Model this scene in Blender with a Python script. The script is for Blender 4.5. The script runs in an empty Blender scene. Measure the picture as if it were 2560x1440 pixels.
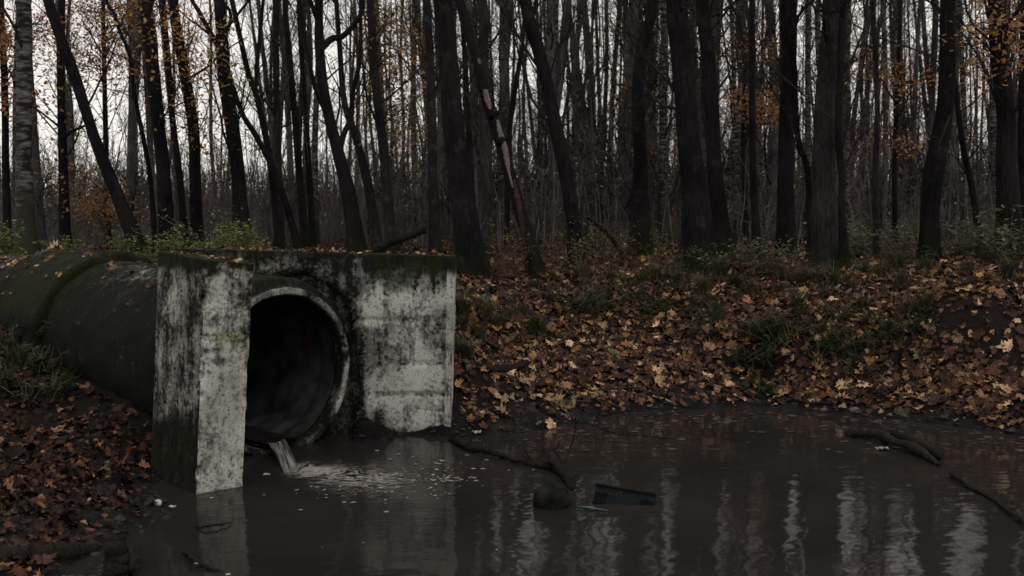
import bpy, math, random
import numpy as np
from mathutils import Vector

random.seed(7)
RNG = np.random.default_rng(11)
S = bpy.context.scene
C = S.collection

# ------------------------------------------------------------------ camera
F_PX, CX, CY = 2489.0, 1280.0, 720.0
PITCH = math.atan((720 - 555) / F_PX)
CAMZ = 1.8
cam_d = bpy.data.cameras.new('camera')
cam = bpy.data.objects.new('camera', cam_d)
C.objects.link(cam)
cam_d.sensor_width = 36.0
cam_d.lens = F_PX / 2560 * 36.0
cam.location = (0, 0, CAMZ)
cam.rotation_euler = (math.pi / 2 - PITCH, 0, 0)
cam_d.clip_end = 1500
cam_d.dof.use_dof = True
cam_d.dof.focus_distance = 8.6
cam_d.dof.aperture_fstop = 3.2
S.camera = cam

# ------------------------------------------------------------------ sky, sun, exposure
SUN_EL, SUN_ROT = math.radians(48), math.radians(150)
w = bpy.data.worlds.new('World')
S.world = w
w.use_nodes = True
nt = w.node_tree
nt.nodes.clear()
out = nt.nodes.new('ShaderNodeOutputWorld')
bg = nt.nodes.new('ShaderNodeBackground')
sky = nt.nodes.new('ShaderNodeTexSky')
sky.sky_type = 'NISHITA'
sky.sun_disc = False
sky.sun_elevation = SUN_EL
sky.sun_rotation = SUN_ROT
hs = nt.nodes.new('ShaderNodeHueSaturation')
hs.inputs['Saturation'].default_value = 0.1
hs.inputs['Value'].default_value = 0.12
nt.links.new(sky.outputs[0], hs.inputs['Color'])
# overcast: an even pale cloud deck, brighter overhead than at the horizon
geo = nt.nodes.new('ShaderNodeTexCoord')
sep = nt.nodes.new('ShaderNodeSeparateXYZ')
nt.links.new(geo.outputs['Generated'], sep.inputs[0])
mr = nt.nodes.new('ShaderNodeMapRange')
mr.inputs['From Min'].default_value = 0.0
mr.inputs['From Max'].default_value = 1.0
mr.inputs['To Min'].default_value = 1.0
mr.inputs['To Max'].default_value = 1.05
nt.links.new(sep.outputs['Z'], mr.inputs['Value'])
cl = nt.nodes.new('ShaderNodeVectorMath')
cl.operation = 'SCALE'
cl.inputs[0].default_value = (9.3, 8.75, 8.25)
nt.links.new(mr.outputs[0], cl.inputs['Scale'])
add = nt.nodes.new('ShaderNodeVectorMath')
add.operation = 'ADD'
nt.links.new(hs.outputs[0], add.inputs[0])
nt.links.new(cl.outputs[0], add.inputs[1])
nt.links.new(add.outputs[0], bg.inputs['Color'])
bg.inputs['Strength'].default_value = 0.1
nt.links.new(bg.outputs[0], out.inputs['Surface'])

sd = bpy.data.lights.new('sun', 'SUN')
sd.energy = 0.3
sd.angle = math.radians(25)
sd.color = (1.0, 0.97, 0.92)
so = bpy.data.objects.new('sun', sd)
C.objects.link(so)
sdir = Vector((math.sin(SUN_ROT) * math.cos(SUN_EL), math.cos(SUN_ROT) * math.cos(SUN_EL), math.sin(SUN_EL)))
so.rotation_euler = sdir.to_track_quat('Z', 'Y').to_euler()
so.location = (3, -3, 12)

S.view_settings.view_transform = 'Standard'
S.view_settings.look = 'None'
S.view_settings.gamma = 1.0
S.view_settings.exposure = 0.0
S.view_settings.use_curve_mapping = False
S.render.engine = 'CYCLES'
S.cycles.use_denoising = True
S.cycles.max_bounces = 6
S.cycles.diffuse_bounces = 3
S.cycles.transparent_max_bounces = 12
S.cycles.sample_clamp_indirect = 4.0

# ------------------------------------------------------------------ pixel <-> place
_sp, _cp = math.sin(PITCH), math.cos(PITCH)

def ray(px, py):
    a, b = (px - CX) / F_PX, (CY - py) / F_PX
    return np.array([a, _cp + b * _sp, -_sp + b * _cp])

def W(px, py, d):
    r = ray(px, py)
    return np.array([0, 0, CAMZ]) + r * (d / r[1])

def G(px, py, z=0.0):
    r = ray(px, py)
    return np.array([0, 0, CAMZ]) + r * ((z - CAMZ) / r[2])

def proj(P):
    P = np.asarray(P, float)
    x, y, z = P[..., 0], P[..., 1], P[..., 2] - CAMZ
    dep = y * _cp - z * _sp
    up = y * _sp + z * _cp
    dep = np.where(np.abs(dep) < 1e-3, 1e-3, dep)
    return CX + F_PX * x / dep, CY - F_PX * up / dep, dep

# ------------------------------------------------------------------ objects
def tag(o, label=None, cat=None, group=None, kind=None):
    if label: o['label'] = label
    if cat: o['category'] = cat
    if group: o['group'] = group
    if kind: o['kind'] = kind
    return o

def empty(name, loc=(0, 0, 0)):
    o = bpy.data.objects.new(name, None)
    C.objects.link(o)
    o.location = tuple(loc)
    o.empty_display_size = 0.2
    return o

def mesh_data(name, V, F, mat=None, smooth=True, col=None, attrs=None):
    """V (n,3); F: array (m,k) or list of such arrays."""
    me = bpy.data.meshes.new(name)
    V = np.asarray(V, np.float32)
    Fs = F if isinstance(F, list) else [F]
    Fs = [np.asarray(f, np.int32) for f in Fs if len(f)]
    me.vertices.add(len(V))
    me.vertices.foreach_set('co', V.ravel())
    nl = sum(f.size for f in Fs)
    npoly = sum(len(f) for f in Fs)
    me.loops.add(nl)
    me.polygons.add(npoly)
    me.loops.foreach_set('vertex_index', np.concatenate([f.ravel() for f in Fs]))
    tot = np.concatenate([np.full(len(f), f.shape[1], np.int32) for f in Fs])
    st = np.concatenate([[0], np.cumsum(tot)[:-1]]).astype(np.int32)
    me.polygons.foreach_set('loop_start', st)
    me.polygons.foreach_set('loop_total', tot)
    me.update(calc_edges=True)
    me.polygons.foreach_set('use_smooth', np.full(npoly, smooth, bool))
    if col is not None:
        ca = me.color_attributes.new('Col', 'FLOAT_COLOR', 'POINT')
        c4 = np.ones((len(V), 4), np.float32)
        c4[:, :3] = col
        ca.data.foreach_set('color', c4.ravel())
    for k, a in (attrs or {}).items():
        at = me.attributes.new(k, 'FLOAT', 'POINT')
        at.data.foreach_set('value', np.asarray(a, np.float32))
    if mat: me.materials.append(mat)
    me.validate()
    return me

def mobj(name, V, F, mat, parent=None, smooth=True, col=None, attrs=None):
    V = np.asarray(V, float)
    if parent is not None:
        V = V - np.array(parent.location)
    o = bpy.data.objects.new(name, mesh_data(name, V, F, mat, smooth, col, attrs))
    C.objects.link(o)
    if parent is not None: o.parent = parent
    return o

def copy_tree(o, parent=None):
    c = o.copy()
    C.objects.link(c)
    c.parent = parent
    for ch in list(o.children):
        copy_tree(ch, c)
    return c

def tubes(P, R, sides, cap=False, squash=None):
    """P (n,k,3) centre lines, R (n,k) radii -> V, quads."""
    n, k, _ = P.shape
    T = np.gradient(P, axis=1)
    T /= np.linalg.norm(T, axis=2, keepdims=True) + 1e-9
    mean = P[:, -1] - P[:, 0]
    ref = np.where(np.abs(mean[:, 2:3]) > 0.8 * np.linalg.norm(mean, axis=1, keepdims=True), [[1.0, 0, 0]], [[0, 0, 1.0]])
    ref = np.repeat(ref[:, None, :], k, axis=1)
    A = np.cross(T, ref); A /= np.linalg.norm(A, axis=2, keepdims=True) + 1e-9
    B = np.cross(T, A)
    ang = np.arange(sides) / sides * 2 * np.pi
    V = P[:, :, None, :] + R[:, :, None, None] * (A[:, :, None, :] * np.cos(ang)[None, None, :, None] + B[:, :, None, :] * np.sin(ang)[None, None, :, None])
    V = V.reshape(-1, 3)
    i = np.arange(n)[:, None, None] * k * sides
    j = np.arange(k - 1)[None, :, None] * sides
    s = np.arange(sides)[None, None, :]
    s2 = (s + 1) % sides
    F = np.stack([i + j + s, i + j + s2, i + j + sides + s2, i + j + sides + s], -1).reshape(-1, 4)
    if cap:
        base = len(V)
        caps = np.concatenate([P[:, 0], P[:, -1]])
        V = np.concatenate([V, caps])
        a0 = (np.arange(n) * k * sides)[:, None]
        a1 = a0 + (k - 1) * sides
        s = np.arange(sides)[None, :]; s2 = (s + 1) % sides
        c0 = base + np.arange(n)[:, None] + 0 * s
        c1 = base + n + np.arange(n)[:, None] + 0 * s
        t0 = np.stack([a0 + s2, a0 + s, c0], -1).reshape(-1, 3)
        t1 = np.stack([a1 + s, a1 + s2, c1], -1).reshape(-1, 3)
        return V, [F, np.concatenate([t0, t1])]
    return V, F

def join(parts):
    Vs, Fs, off = [], {}, 0
    for V, F in parts:
        for f in (F if isinstance(F, list) else [F]):
            if len(f): Fs.setdefault(f.shape[1], []).append(np.asarray(f) + off)
        Vs.append(V); off += len(V)
    return np.concatenate(Vs), [np.concatenate(v) for v in Fs.values()]

def smooth_path(pts, n, wob=0.0, rng=RNG):
    """Catmull-Rom through pts (m,c) resampled to n points."""
    p = np.asarray(pts, float)
    p = np.concatenate([[2 * p[0] - p[1]], p, [2 * p[-1] - p[-2]]])
    m = len(p) - 3
    t = np.linspace(0, m - 1e-6, n)
    i = t.astype(int); u = (t - i)[:, None]
    a, b, c, d = p[i], p[i + 1], p[i + 2], p[i + 3]
    q = 0.5 * ((2 * b) + (-a + c) * u + (2 * a - 5 * b + 4 * c - d) * u ** 2 + (-a + 3 * b - 3 * c + d) * u ** 3)
    if wob: q[:, :3] += rng.normal(0, wob, (n, 3)) * np.array([1, 1, 0.3])
    return q

# value noise in numpy
_perm = RNG.random((64, 64, 64))
def vnoise(P, f):
    q = np.asarray(P, float) * f + 1000.0
    i = np.floor(q).astype(int); u = q - i; u = u * u * (3 - 2 * u)
    r = 0
    for a in (0, 1):
        for b in (0, 1):
            for c in (0, 1):
                wgt = (u[..., 0] if a else 1 - u[..., 0]) * (u[..., 1] if b else 1 - u[..., 1]) * (u[..., 2] if c else 1 - u[..., 2])
                r = r + wgt * _perm[(i[..., 0] + a) % 64, (i[..., 1] + b) % 64, (i[..., 2] + c) % 64]
    return r
def fbm(P, f, o=4):
    r, a, s = 0, 1.0, 0
    for k in range(o):
        r = r + a * (vnoise(P, f * 2 ** k) - 0.5); s += a; a *= 0.5
    return r / s * 2

# ------------------------------------------------------------------ materials
def newmat(name):
    m = bpy.data.materials.new(name)
    m.use_nodes = True
    n = m.node_tree.nodes
    return m, m.node_tree, n['Principled BSDF']

def N(nt_, typ, **kw):
    n = nt_.nodes.new(typ)
    for k, v in kw.items():
        if k in n.inputs: n.inputs[k].default_value = v
        else: setattr(n, k, v)
    return n

def ramp(nt_, stops, src, interp='LINEAR'):
    r = nt_.nodes.new('ShaderNodeValToRGB')
    r.color_ramp.interpolation = interp
    e = r.color_ramp.elements
    while len(e) > 1: e.remove(e[-1])
    e[0].position = stops[0][0]; e[0].color = (*stops[0][1], 1)
    for p, c in stops[1:]:
        x = e.new(p); x.color = (*c, 1)
    nt_.links.new(src, r.inputs[0])
    return r

def bump(nt_, bsdf, src, strength, dist):
    b = N(nt_, 'ShaderNodeBump', Strength=strength, Distance=dist)
    nt_.links.new(src, b.inputs['Height'])
    nt_.links.new(b.outputs[0], bsdf.inputs['Normal'])
    return b

def bark_mat(name, c0, c1, scale=1.0, rough=0.9, moss=0.0, bstr=0.9):
    m, t, b = newmat(name)
    tc = N(t, 'ShaderNodeNewGeometry')
    mp = N(t, 'ShaderNodeMapping')
    mp.inputs['Scale'].default_value = (14 * scale, 14 * scale, 2.4 * scale)
    t.links.new(tc.outputs['Position'], mp.inputs[0])
    nz = N(t, 'ShaderNodeTexNoise', Scale=2.6, Detail=6.0, Roughness=0.65)
    t.links.new(mp.outputs[0], nz.inputs['Vector'])
    r = ramp(t, [(0.3, c0), (0.62, c1)], nz.outputs['Fac'])
    last = r.outputs[0]
    n2 = N(t, 'ShaderNodeTexNoise', Scale=1.3, Detail=3.0)
    t.links.new(tc.outputs['Position'], n2.inputs['Vector'])
    rr = ramp(t, [(0.35, (0.55, 0.55, 0.55)), (0.65, (1.25, 1.22, 1.2))], n2.outputs['Fac'])
    mx = N(t, 'ShaderNodeMix', data_type='RGBA', blend_type='MULTIPLY')
    mx.inputs[0].default_value = 1.0
    t.links.new(last, mx.inputs[6]); t.links.new(rr.outputs[0], mx.inputs[7])
    last = mx.outputs[2]
    if moss:
        sp = N(t, 'ShaderNodeSeparateXYZ'); t.links.new(tc.outputs['Position'], sp.inputs[0])
        mz = N(t, 'ShaderNodeMapRange'); mz.inputs['From Min'].default_value = 1.2; mz.inputs['From Max'].default_value = 1.2 + moss
        mz.inputs['To Min'].default_value = 1.0; mz.inputs['To Max'].default_value = 0.0
        t.links.new(sp.outputs[2], mz.inputs[0])
        ml = N(t, 'ShaderNodeMath', operation='MULTIPLY'); t.links.new(mz.outputs[0], ml.inputs[0]); t.links.new(n2.outputs['Fac'], ml.inputs[1])
        mr_ = ramp(t, [(0.2, (0, 0, 0)), (0.5, (1, 1, 1))], ml.outputs[0])
        m2 = N(t, 'ShaderNodeMix', data_type='RGBA')
        t.links.new(mr_.outputs[0], m2.inputs[0]); t.links.new(last, m2.inputs[6]); m2.inputs[7].default_value = (0.014, 0.018, 0.006, 1)
        last = m2.outputs[2]
    t.links.new(last, b.inputs['Base Color'])
    if moss:
        n5 = N(t, 'ShaderNodeTexNoise', Scale=4.5, Detail=6.0, Roughness=0.7); t.links.new(tc.outputs['Position'], n5.inputs['Vector'])
        lr = ramp(t, [(0.56, (0, 0, 0)), (0.70, (0.7, 0.7, 0.7))], n5.outputs['Fac'])
        m5 = N(t, 'ShaderNodeMix', data_type='RGBA'); t.links.new(lr.outputs[0], m5.inputs[0]); t.links.new(last, m5.inputs[6]); m5.inputs[7].default_value = (c1[0] * 2.0, c1[1] * 2.2, c1[2] * 1.9, 1)
        t.links.new(m5.outputs[2], b.inputs['Base Color'])
    b.inputs['Roughness'].default_value = rough
    b.inputs['Specular IOR Level'].default_value = 0.06
    bump(t, b, nz.outputs['Fac'], bstr, 0.03)
    return m

M = {}
M['bark'] = bark_mat('dark_bark', (0.0048, 0.0043, 0.0048), (0.0180, 0.0163, 0.0175), moss=0.9)
M['bark_grey'] = bark_mat('grey_bark', (0.010, 0.0092, 0.0100), (0.039, 0.036, 0.037), moss=0.6)
M['bark_hazed'] = bark_mat('hazed_far_bark', (0.016, 0.0148, 0.0156), (0.092, 0.085, 0.087), 0.8, bstr=0.5)  # bark lifted to pale grey: haze over distance put into the colour
M['bark_black'] = bark_mat('wet_dark_wood', (0.008, 0.008, 0.008), (0.024, 0.022, 0.0215), 2.0, 0.75)
M['wood_wet'] = bark_mat('wet_brown_wood', (0.008, 0.0065, 0.006), (0.036, 0.028, 0.025), 3.0, 0.5)
M['twig'] = bark_mat('twig_bark', (0.011, 0.0095, 0.0094), (0.036, 0.0305, 0.0295), 0.5, bstr=0.1)
M['brush'] = bark_mat('hazed_brush_bark', (0.036, 0.0320, 0.0320), (0.125, 0.110, 0.106), 0.5, bstr=0.1)  # paler and greyer stems, distant haze painted into their colour
M['stem'] = bark_mat('pale_stem', (0.05, 0.042, 0.034), (0.13, 0.11, 0.09), 2.0, bstr=0.2)

def birch_mat():
    m, t, b = newmat('birch_bark')
    tc = N(t, 'ShaderNodeNewGeometry')
    mp = N(t, 'ShaderNodeMapping'); mp.inputs['Scale'].default_value = (3.0, 3.0, 13.0)
    t.links.new(tc.outputs['Position'], mp.inputs[0])
    nz = N(t, 'ShaderNodeTexNoise', Scale=1.6, Detail=5.0, Roughness=0.6)
    t.links.new(mp.outputs[0], nz.inputs['Vector'])
    r = ramp(t, [(0.45, (0.010, 0.009, 0.009)), (0.53, (0.065, 0.062, 0.057)), (0.70, (0.16, 0.155, 0.14))], nz.outputs['Fac'])
    sp = N(t, 'ShaderNodeSeparateXYZ'); t.links.new(tc.outputs['Position'], sp.inputs[0])
    mz = N(t, 'ShaderNodeMapRange'); mz.inputs['From Min'].default_value = 1.6; mz.inputs['From Max'].default_value = 2.6
    mz.inputs['To Min'].default_value = 1.0; mz.inputs['To Max'].default_value = 0.0
    t.links.new(sp.outputs[2], mz.inputs[0])
    n2 = N(t, 'ShaderNodeTexNoise', Scale=8.0, Detail=4.0); t.links.new(tc.outputs['Position'], n2.inputs['Vector'])
    ml = N(t, 'ShaderNodeMath', operation='MULTIPLY'); t.links.new(mz.outputs[0], ml.inputs[0]); t.links.new(n2.outputs['Fac'], ml.inputs[1])
    mk = ramp(t, [(0.12, (0, 0, 0)), (0.3, (1, 1, 1))], ml.outputs[0])
    m2 = N(t, 'ShaderNodeMix', data_type='RGBA'); t.links.new(mk.outputs[0], m2.inputs[0]); t.links.new(r.outputs[0], m2.inputs[6]); m2.inputs[7].default_value = (0.02, 0.022, 0.012, 1)
    t.links.new(m2.outputs[2], b.inputs['Base Color']); b.inputs['Roughness'].default_value = 0.8
    b.inputs['Specular IOR Level'].default_value = 0.2
    bump(t, b, nz.outputs['Fac'], 0.5, 0.01)
    return m
M['birch'] = birch_mat()

def leaf_mat(name, use_obj, trans=0):
    m, t, b = newmat(name)
    if use_obj:
        oi = N(t, 'ShaderNodeObjectInfo'); src = oi.outputs['Color']
    else:
        at = N(t, 'ShaderNodeVertexColor', layer_name='Col'); src = at.outputs['Color']
    tc = N(t, 'ShaderNodeNewGeometry')
    nz = N(t, 'ShaderNodeTexNoise', Scale=38.0, Detail=3.0); t.links.new(tc.outputs['Position'], nz.inputs['Vector'])
    r = ramp(t, [(0.3, (0.5, 0.45, 0.42)), (0.6, (1.1, 1.08, 1.05))], nz.outputs['Fac'])
    mx = N(t, 'ShaderNodeMix', data_type='RGBA', blend_type='MULTIPLY'); mx.inputs[0].default_value = 1.0
    t.links.new(src, mx.inputs[6]); t.links.new(r.outputs[0], mx.inputs[7])
    t.links.new(mx.outputs[2], b.inputs['Base Color'])
    b.inputs['Roughness'].default_value = 0.6
    b.inputs['Specular IOR Level'].default_value = 0.15
    bump(t, b, nz.outputs['Fac'], 0.3, 0.004)
    if trans:
        tl = N(t, 'ShaderNodeBsdfTranslucent'); t.links.new(mx.outputs[2], tl.inputs['Color'])
        ms = N(t, 'ShaderNodeMixShader'); ms.inputs[0].default_value = trans
        t.links.new(b.outputs[0], ms.inputs[1]); t.links.new(tl.outputs[0], ms.inputs[2])
        t.links.new(ms.outputs[0], t.nodes['Material Output'].inputs['Surface'])
    return m
M['leaf_obj'] = leaf_mat('fallen_leaf', True)
M['leaf_col'] = leaf_mat('leaf_litter', False)
M['leaf_tree'] = leaf_mat('thin_leaf', False, 0.5)

def concrete_mat():
    m, t, b = newmat('stained_concrete')
    g = N(t, 'ShaderNodeNewGeometry')
    a = N(t, 'ShaderNodeAttribute', attribute_name='light')
    mo = N(t, 'ShaderNodeAttribute', attribute_name='moss')
    def noise(scale, vec_scale=None, det=5.0, ro=0.6):
        src = g.outputs['Position']
        if vec_scale:
            mp = N(t, 'ShaderNodeMapping'); mp.inputs['Scale'].default_value = vec_scale
            t.links.new(src, mp.inputs[0]); src = mp.outputs[0]
        n = N(t, 'ShaderNodeTexNoise', Scale=scale, Detail=det, Roughness=ro); t.links.new(src, n.inputs['Vector'])
        return n.outputs['Fac']
    n1 = noise(7.0); n2 = noise(34.0, None, 6.0, 0.7); n3 = noise(9.0, (1.6, 1.6, 0.22)); n4 = noise(120.0)
    def madd(x, k, y=None, off=0.0):
        q = N(t, 'ShaderNodeMath', operation='MULTIPLY_ADD'); t.links.new(x, q.inputs[0]); q.inputs[1].default_value = k
        if y is not None: t.links.new(y, q.inputs[2])
        else: q.inputs[2].default_value = off
        return q.outputs[0]
    s = madd(n1, 1.7, None, -1.25)
    s = madd(n2, 1.9, s)
    s = madd(n3, 1.5, s)
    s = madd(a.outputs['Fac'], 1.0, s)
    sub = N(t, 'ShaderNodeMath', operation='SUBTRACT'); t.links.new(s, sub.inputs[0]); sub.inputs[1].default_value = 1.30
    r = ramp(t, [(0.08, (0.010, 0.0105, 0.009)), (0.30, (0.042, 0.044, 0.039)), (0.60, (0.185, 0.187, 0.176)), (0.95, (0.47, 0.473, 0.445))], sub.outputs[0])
    # pits
    vo = N(t, 'ShaderNodeTexNoise', Scale=55.0, Detail=4.0, Roughness=0.7, Distortion=0.8); t.links.new(g.outputs['Position'], vo.inputs['Vector'])
    pit = ramp(t, [(0.36, (0.22, 0.22, 0.22)), (0.45, (1, 1, 1))], vo.outputs['Fac'])
    gate = N(t, 'ShaderNodeMix', data_type='RGBA'); 
    gr = ramp(t, [(0.48, (0, 0, 0)), (0.60, (1, 1, 1))], n1)
    t.links.new(gr.outputs[0], gate.inputs[0]); gate.inputs[6].default_value = (1, 1, 1, 1); t.links.new(pit.outputs[0], gate.inputs[7])
    mx = N(t, 'ShaderNodeMix', data_type='RGBA', blend_type='MULTIPLY'); mx.inputs[0].default_value = 1.0
    t.links.new(r.outputs[0], mx.inputs[6]); t.links.new(gate.outputs[2], mx.inputs[7])
    # moss
    q = madd(n3, 1.6, None, -0.3); q = madd(mo.outputs['Fac'], 0.8, q); q = madd(n2, 1.3, q)
    mr2 = ramp(t, [(0.0, (0, 0, 0)), (1.0, (1, 1, 1))], madd(q, 3.5, None, -4.55))
    mc = ramp(t, [(0.3, (0.006, 0.0075, 0.003)), (0.7, (0.026, 0.030, 0.012))], n4)
    n6 = noise(2.6, None, 4.0); tr = ramp(t, [(0.35, (0.62, 0.64, 0.60)), (0.5, (1.0, 0.98, 0.93)), (0.65, (1.12, 1.12, 1.12))], n6)
    mt = N(t, 'ShaderNodeMix', data_type='RGBA', blend_type='MULTIPLY'); mt.inputs[0].default_value = 1.0
    t.links.new(mx.outputs[2], mt.inputs[6]); t.links.new(tr.outputs[0], mt.inputs[7]); mx = mt
    m3 = N(t, 'ShaderNodeMix', data_type='RGBA'); t.links.new(mr2.outputs[0], m3.inputs[0]); t.links.new(mx.outputs[2], m3.inputs[6]); t.links.new(mc.outputs[0], m3.inputs[7])
    t.links.new(m3.outputs[2], b.inputs['Base Color'])
    b.inputs['Roughness'].default_value = 0.9
    b.inputs['Specular IOR Level'].default_value = 0.08
    bs = madd(n4, 0.5, n2)
    # shutter-board joints
    sp = N(t, 'ShaderNodeSeparateXYZ'); t.links.new(g.outputs['Position'], sp.inputs[0])
    bump(t, b, bs, 0.7, 0.012)
    return m
M['concrete'] = concrete_mat()

def soil_mat():
    m, t, b = newmat('wet_soil')
    g = N(t, 'ShaderNodeNewGeometry')
    n1 = N(t, 'ShaderNodeTexNoise', Scale=5.0, Detail=8.0, Roughness=0.7); t.links.new(g.outputs['Position'], n1.inputs['Vector'])
    n2 = N(t, 'ShaderNodeTexNoise', Scale=45.0, Detail=5.0, Roughness=0.7); t.links.new(g.outputs['Position'], n2.inputs['Vector'])
    r = ramp(t, [(0.3, (0.006, 0.0055, 0.0058)), (0.5, (0.014, 0.013, 0.0135)), (0.62, (0.034, 0.032, 0.0325)), (0.75, (0.070, 0.066, 0.065))], n1.outputs['Fac'])
    # wet mud by the water line is smoother and greyer; leaf mould further up
    sp = N(t, 'ShaderNodeSeparateXYZ'); t.links.new(g.outputs['Position'], sp.inputs[0])
    mz = N(t, 'ShaderNodeMapRange'); mz.inputs['From Min'].default_value = 0.1; mz.inputs['From Max'].default_value = 0.35
    t.links.new(sp.outputs[2], mz.inputs[0])
    r2 = ramp(t, [(0.25, (0.007, 0.0062, 0.006)), (0.5, (0.016, 0.0125, 0.0115)), (0.7, (0.045, 0.030, 0.022)), (0.85, (0.02, 0.013, 0.010))], n2.outputs['Fac'])
    m2 = N(t, 'ShaderNodeMix', data_type='RGBA'); t.links.new(mz.outputs[0], m2.inputs[0]); t.links.new(r.outputs[0], m2.inputs[6]); t.links.new(r2.outputs[0], m2.inputs[7])
    t.links.new(m2.outputs[2], b.inputs['Base Color'])
    rz = N(t, 'ShaderNodeMapRange'); rz.inputs['From Max'].default_value = 0.3; rz.inputs['To Min'].default_value = 0.55; rz.inputs['To Max'].default_value = 0.9
    t.links.new(sp.outputs[2], rz.inputs[0]); t.links.new(rz.outputs[0], b.inputs['Roughness'])
    b.inputs['Specular IOR Level'].default_value = 0.1
    ad = N(t, 'ShaderNodeMath', operation='ADD'); t.links.new(n1.outputs['Fac'], ad.inputs[0]); t.links.new(n2.outputs['Fac'], ad.inputs[1])
    bump(t, b, ad.outputs[0], 1.0, 0.06)
    return m
M['soil'] = soil_mat()

def water_mat():
    m, t, b = newmat('muddy_water')
    g = N(t, 'ShaderNodeNewGeometry')
    b.inputs['Base Color'].default_value = (0.034, 0.0265, 0.0245, 1)
    n0 = N(t, 'ShaderNodeTexNoise', Scale=0.9, Detail=3.0); t.links.new(g.outputs['Position'], n0.inputs['Vector'])
    r = ramp(t, [(0.3, (0.0145, 0.0126, 0.0120)), (0.7, (0.0245, 0.0212, 0.0200))], n0.outputs['Fac'])
    t.links.new(r.outputs[0], b.inputs['Base Color'])
    b.inputs['Roughness'].default_value = 0.05
    b.inputs['IOR'].default_value = 1.33
    b.inputs['Specular IOR Level'].default_value = 0.24
    mp = N(t, 'ShaderNodeMapping'); mp.inputs['Scale'].default_value = (1.0, 1.5, 1.0); t.links.new(g.outputs['Position'], mp.inputs[0])
    n1 = N(t, 'ShaderNodeTexNoise', Scale=3.2, Detail=2.0, Roughness=0.45); t.links.new(mp.outputs[0], n1.inputs['Vector'])
    n2 = N(t, 'ShaderNodeTexNoise', Scale=11.0, Detail=2.0, Roughness=0.5); t.links.new(mp.outputs[0], n2.inputs['Vector'])
    # stronger ripples near the outfall
    vd = N(t, 'ShaderNodeVectorMath', operation='DISTANCE'); t.links.new(g.outputs['Position'], vd.inputs[0]); vd.inputs[1].default_value = (-1.45, 7.1, 0)
    mr_ = N(t, 'ShaderNodeMapRange'); mr_.inputs['From Max'].default_value = 2.2; mr_.inputs['To Min'].default_value = 0.6; mr_.inputs['To Max'].default_value = 0.05
    t.links.new(vd.outputs['Value'], mr_.inputs[0])
    q = N(t, 'ShaderNodeMath', operation='MULTIPLY'); t.links.new(n2.outputs['Fac'], q.inputs[0]); t.links.new(mr_.outputs[0], q.inputs[1])
    ad = N(t, 'ShaderNodeMath', operation='MULTIPLY_ADD'); t.links.new(n1.outputs['Fac'], ad.inputs[0]); ad.inputs[1].default_value = 0.6; t.links.new(q.outputs[0], ad.inputs[2])
    bump(t, b, ad.outputs[0], 0.40, 0.02)
    return m
M['water'] = water_mat()

def plain(name, c, rough=0.7, spec=0.3, var=0.35, sc=20.0):
    m, t, b = newmat(name)
    g = N(t, 'ShaderNodeNewGeometry')
    n = N(t, 'ShaderNodeTexNoise', Scale=sc, Detail=5.0); t.links.new(g.outputs['Position'], n.inputs['Vector'])
    lo = tuple(x * (1 - var) for x in c); hi = tuple(min(1, x * (1 + var)) for x in c)
    r = ramp(t, [(0.35, lo), (0.65, hi)], n.outputs['Fac'])
    t.links.new(r.outputs[0], b.inputs['Base Color'])
    b.inputs['Roughness'].default_value = rough; b.inputs['Specular IOR Level'].default_value = spec
    bump(t, b, n.outputs['Fac'], 0.4, 0.01)
    return m
M['white'] = plain('pale_plastic', (0.36, 0.345, 0.32), 0.6)
M['can_dark'] = plain('can_print', (0.03, 0.03, 0.035), 0.5)
M['crate'] = plain('grey_plastic', (0.006, 0.007, 0.008), 0.6, 0.06)
M['green_glass'] = plain('green_glass', (0.04, 0.07, 0.062), 0.3)
M['stone'] = plain('mossy_stone', (0.011, 0.012, 0.0115), 0.9, 0.06, 0.5, 14)
M['stone_pale'] = plain('pale_stone', (0.085, 0.072, 0.064), 0.8)
M['bare_wood'] = plain('bare_wood', (0.15, 0.115, 0.10), 0.8, 0.2, 0.35, 30)
M['red_wood'] = plain('reddish_inner_bark', (0.036, 0.017, 0.014), 0.8, 0.2, 0.4, 20)
M['moss'] = plain('moss', (0.035, 0.044, 0.012), 0.95, 0.1, 0.6, 60)

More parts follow.
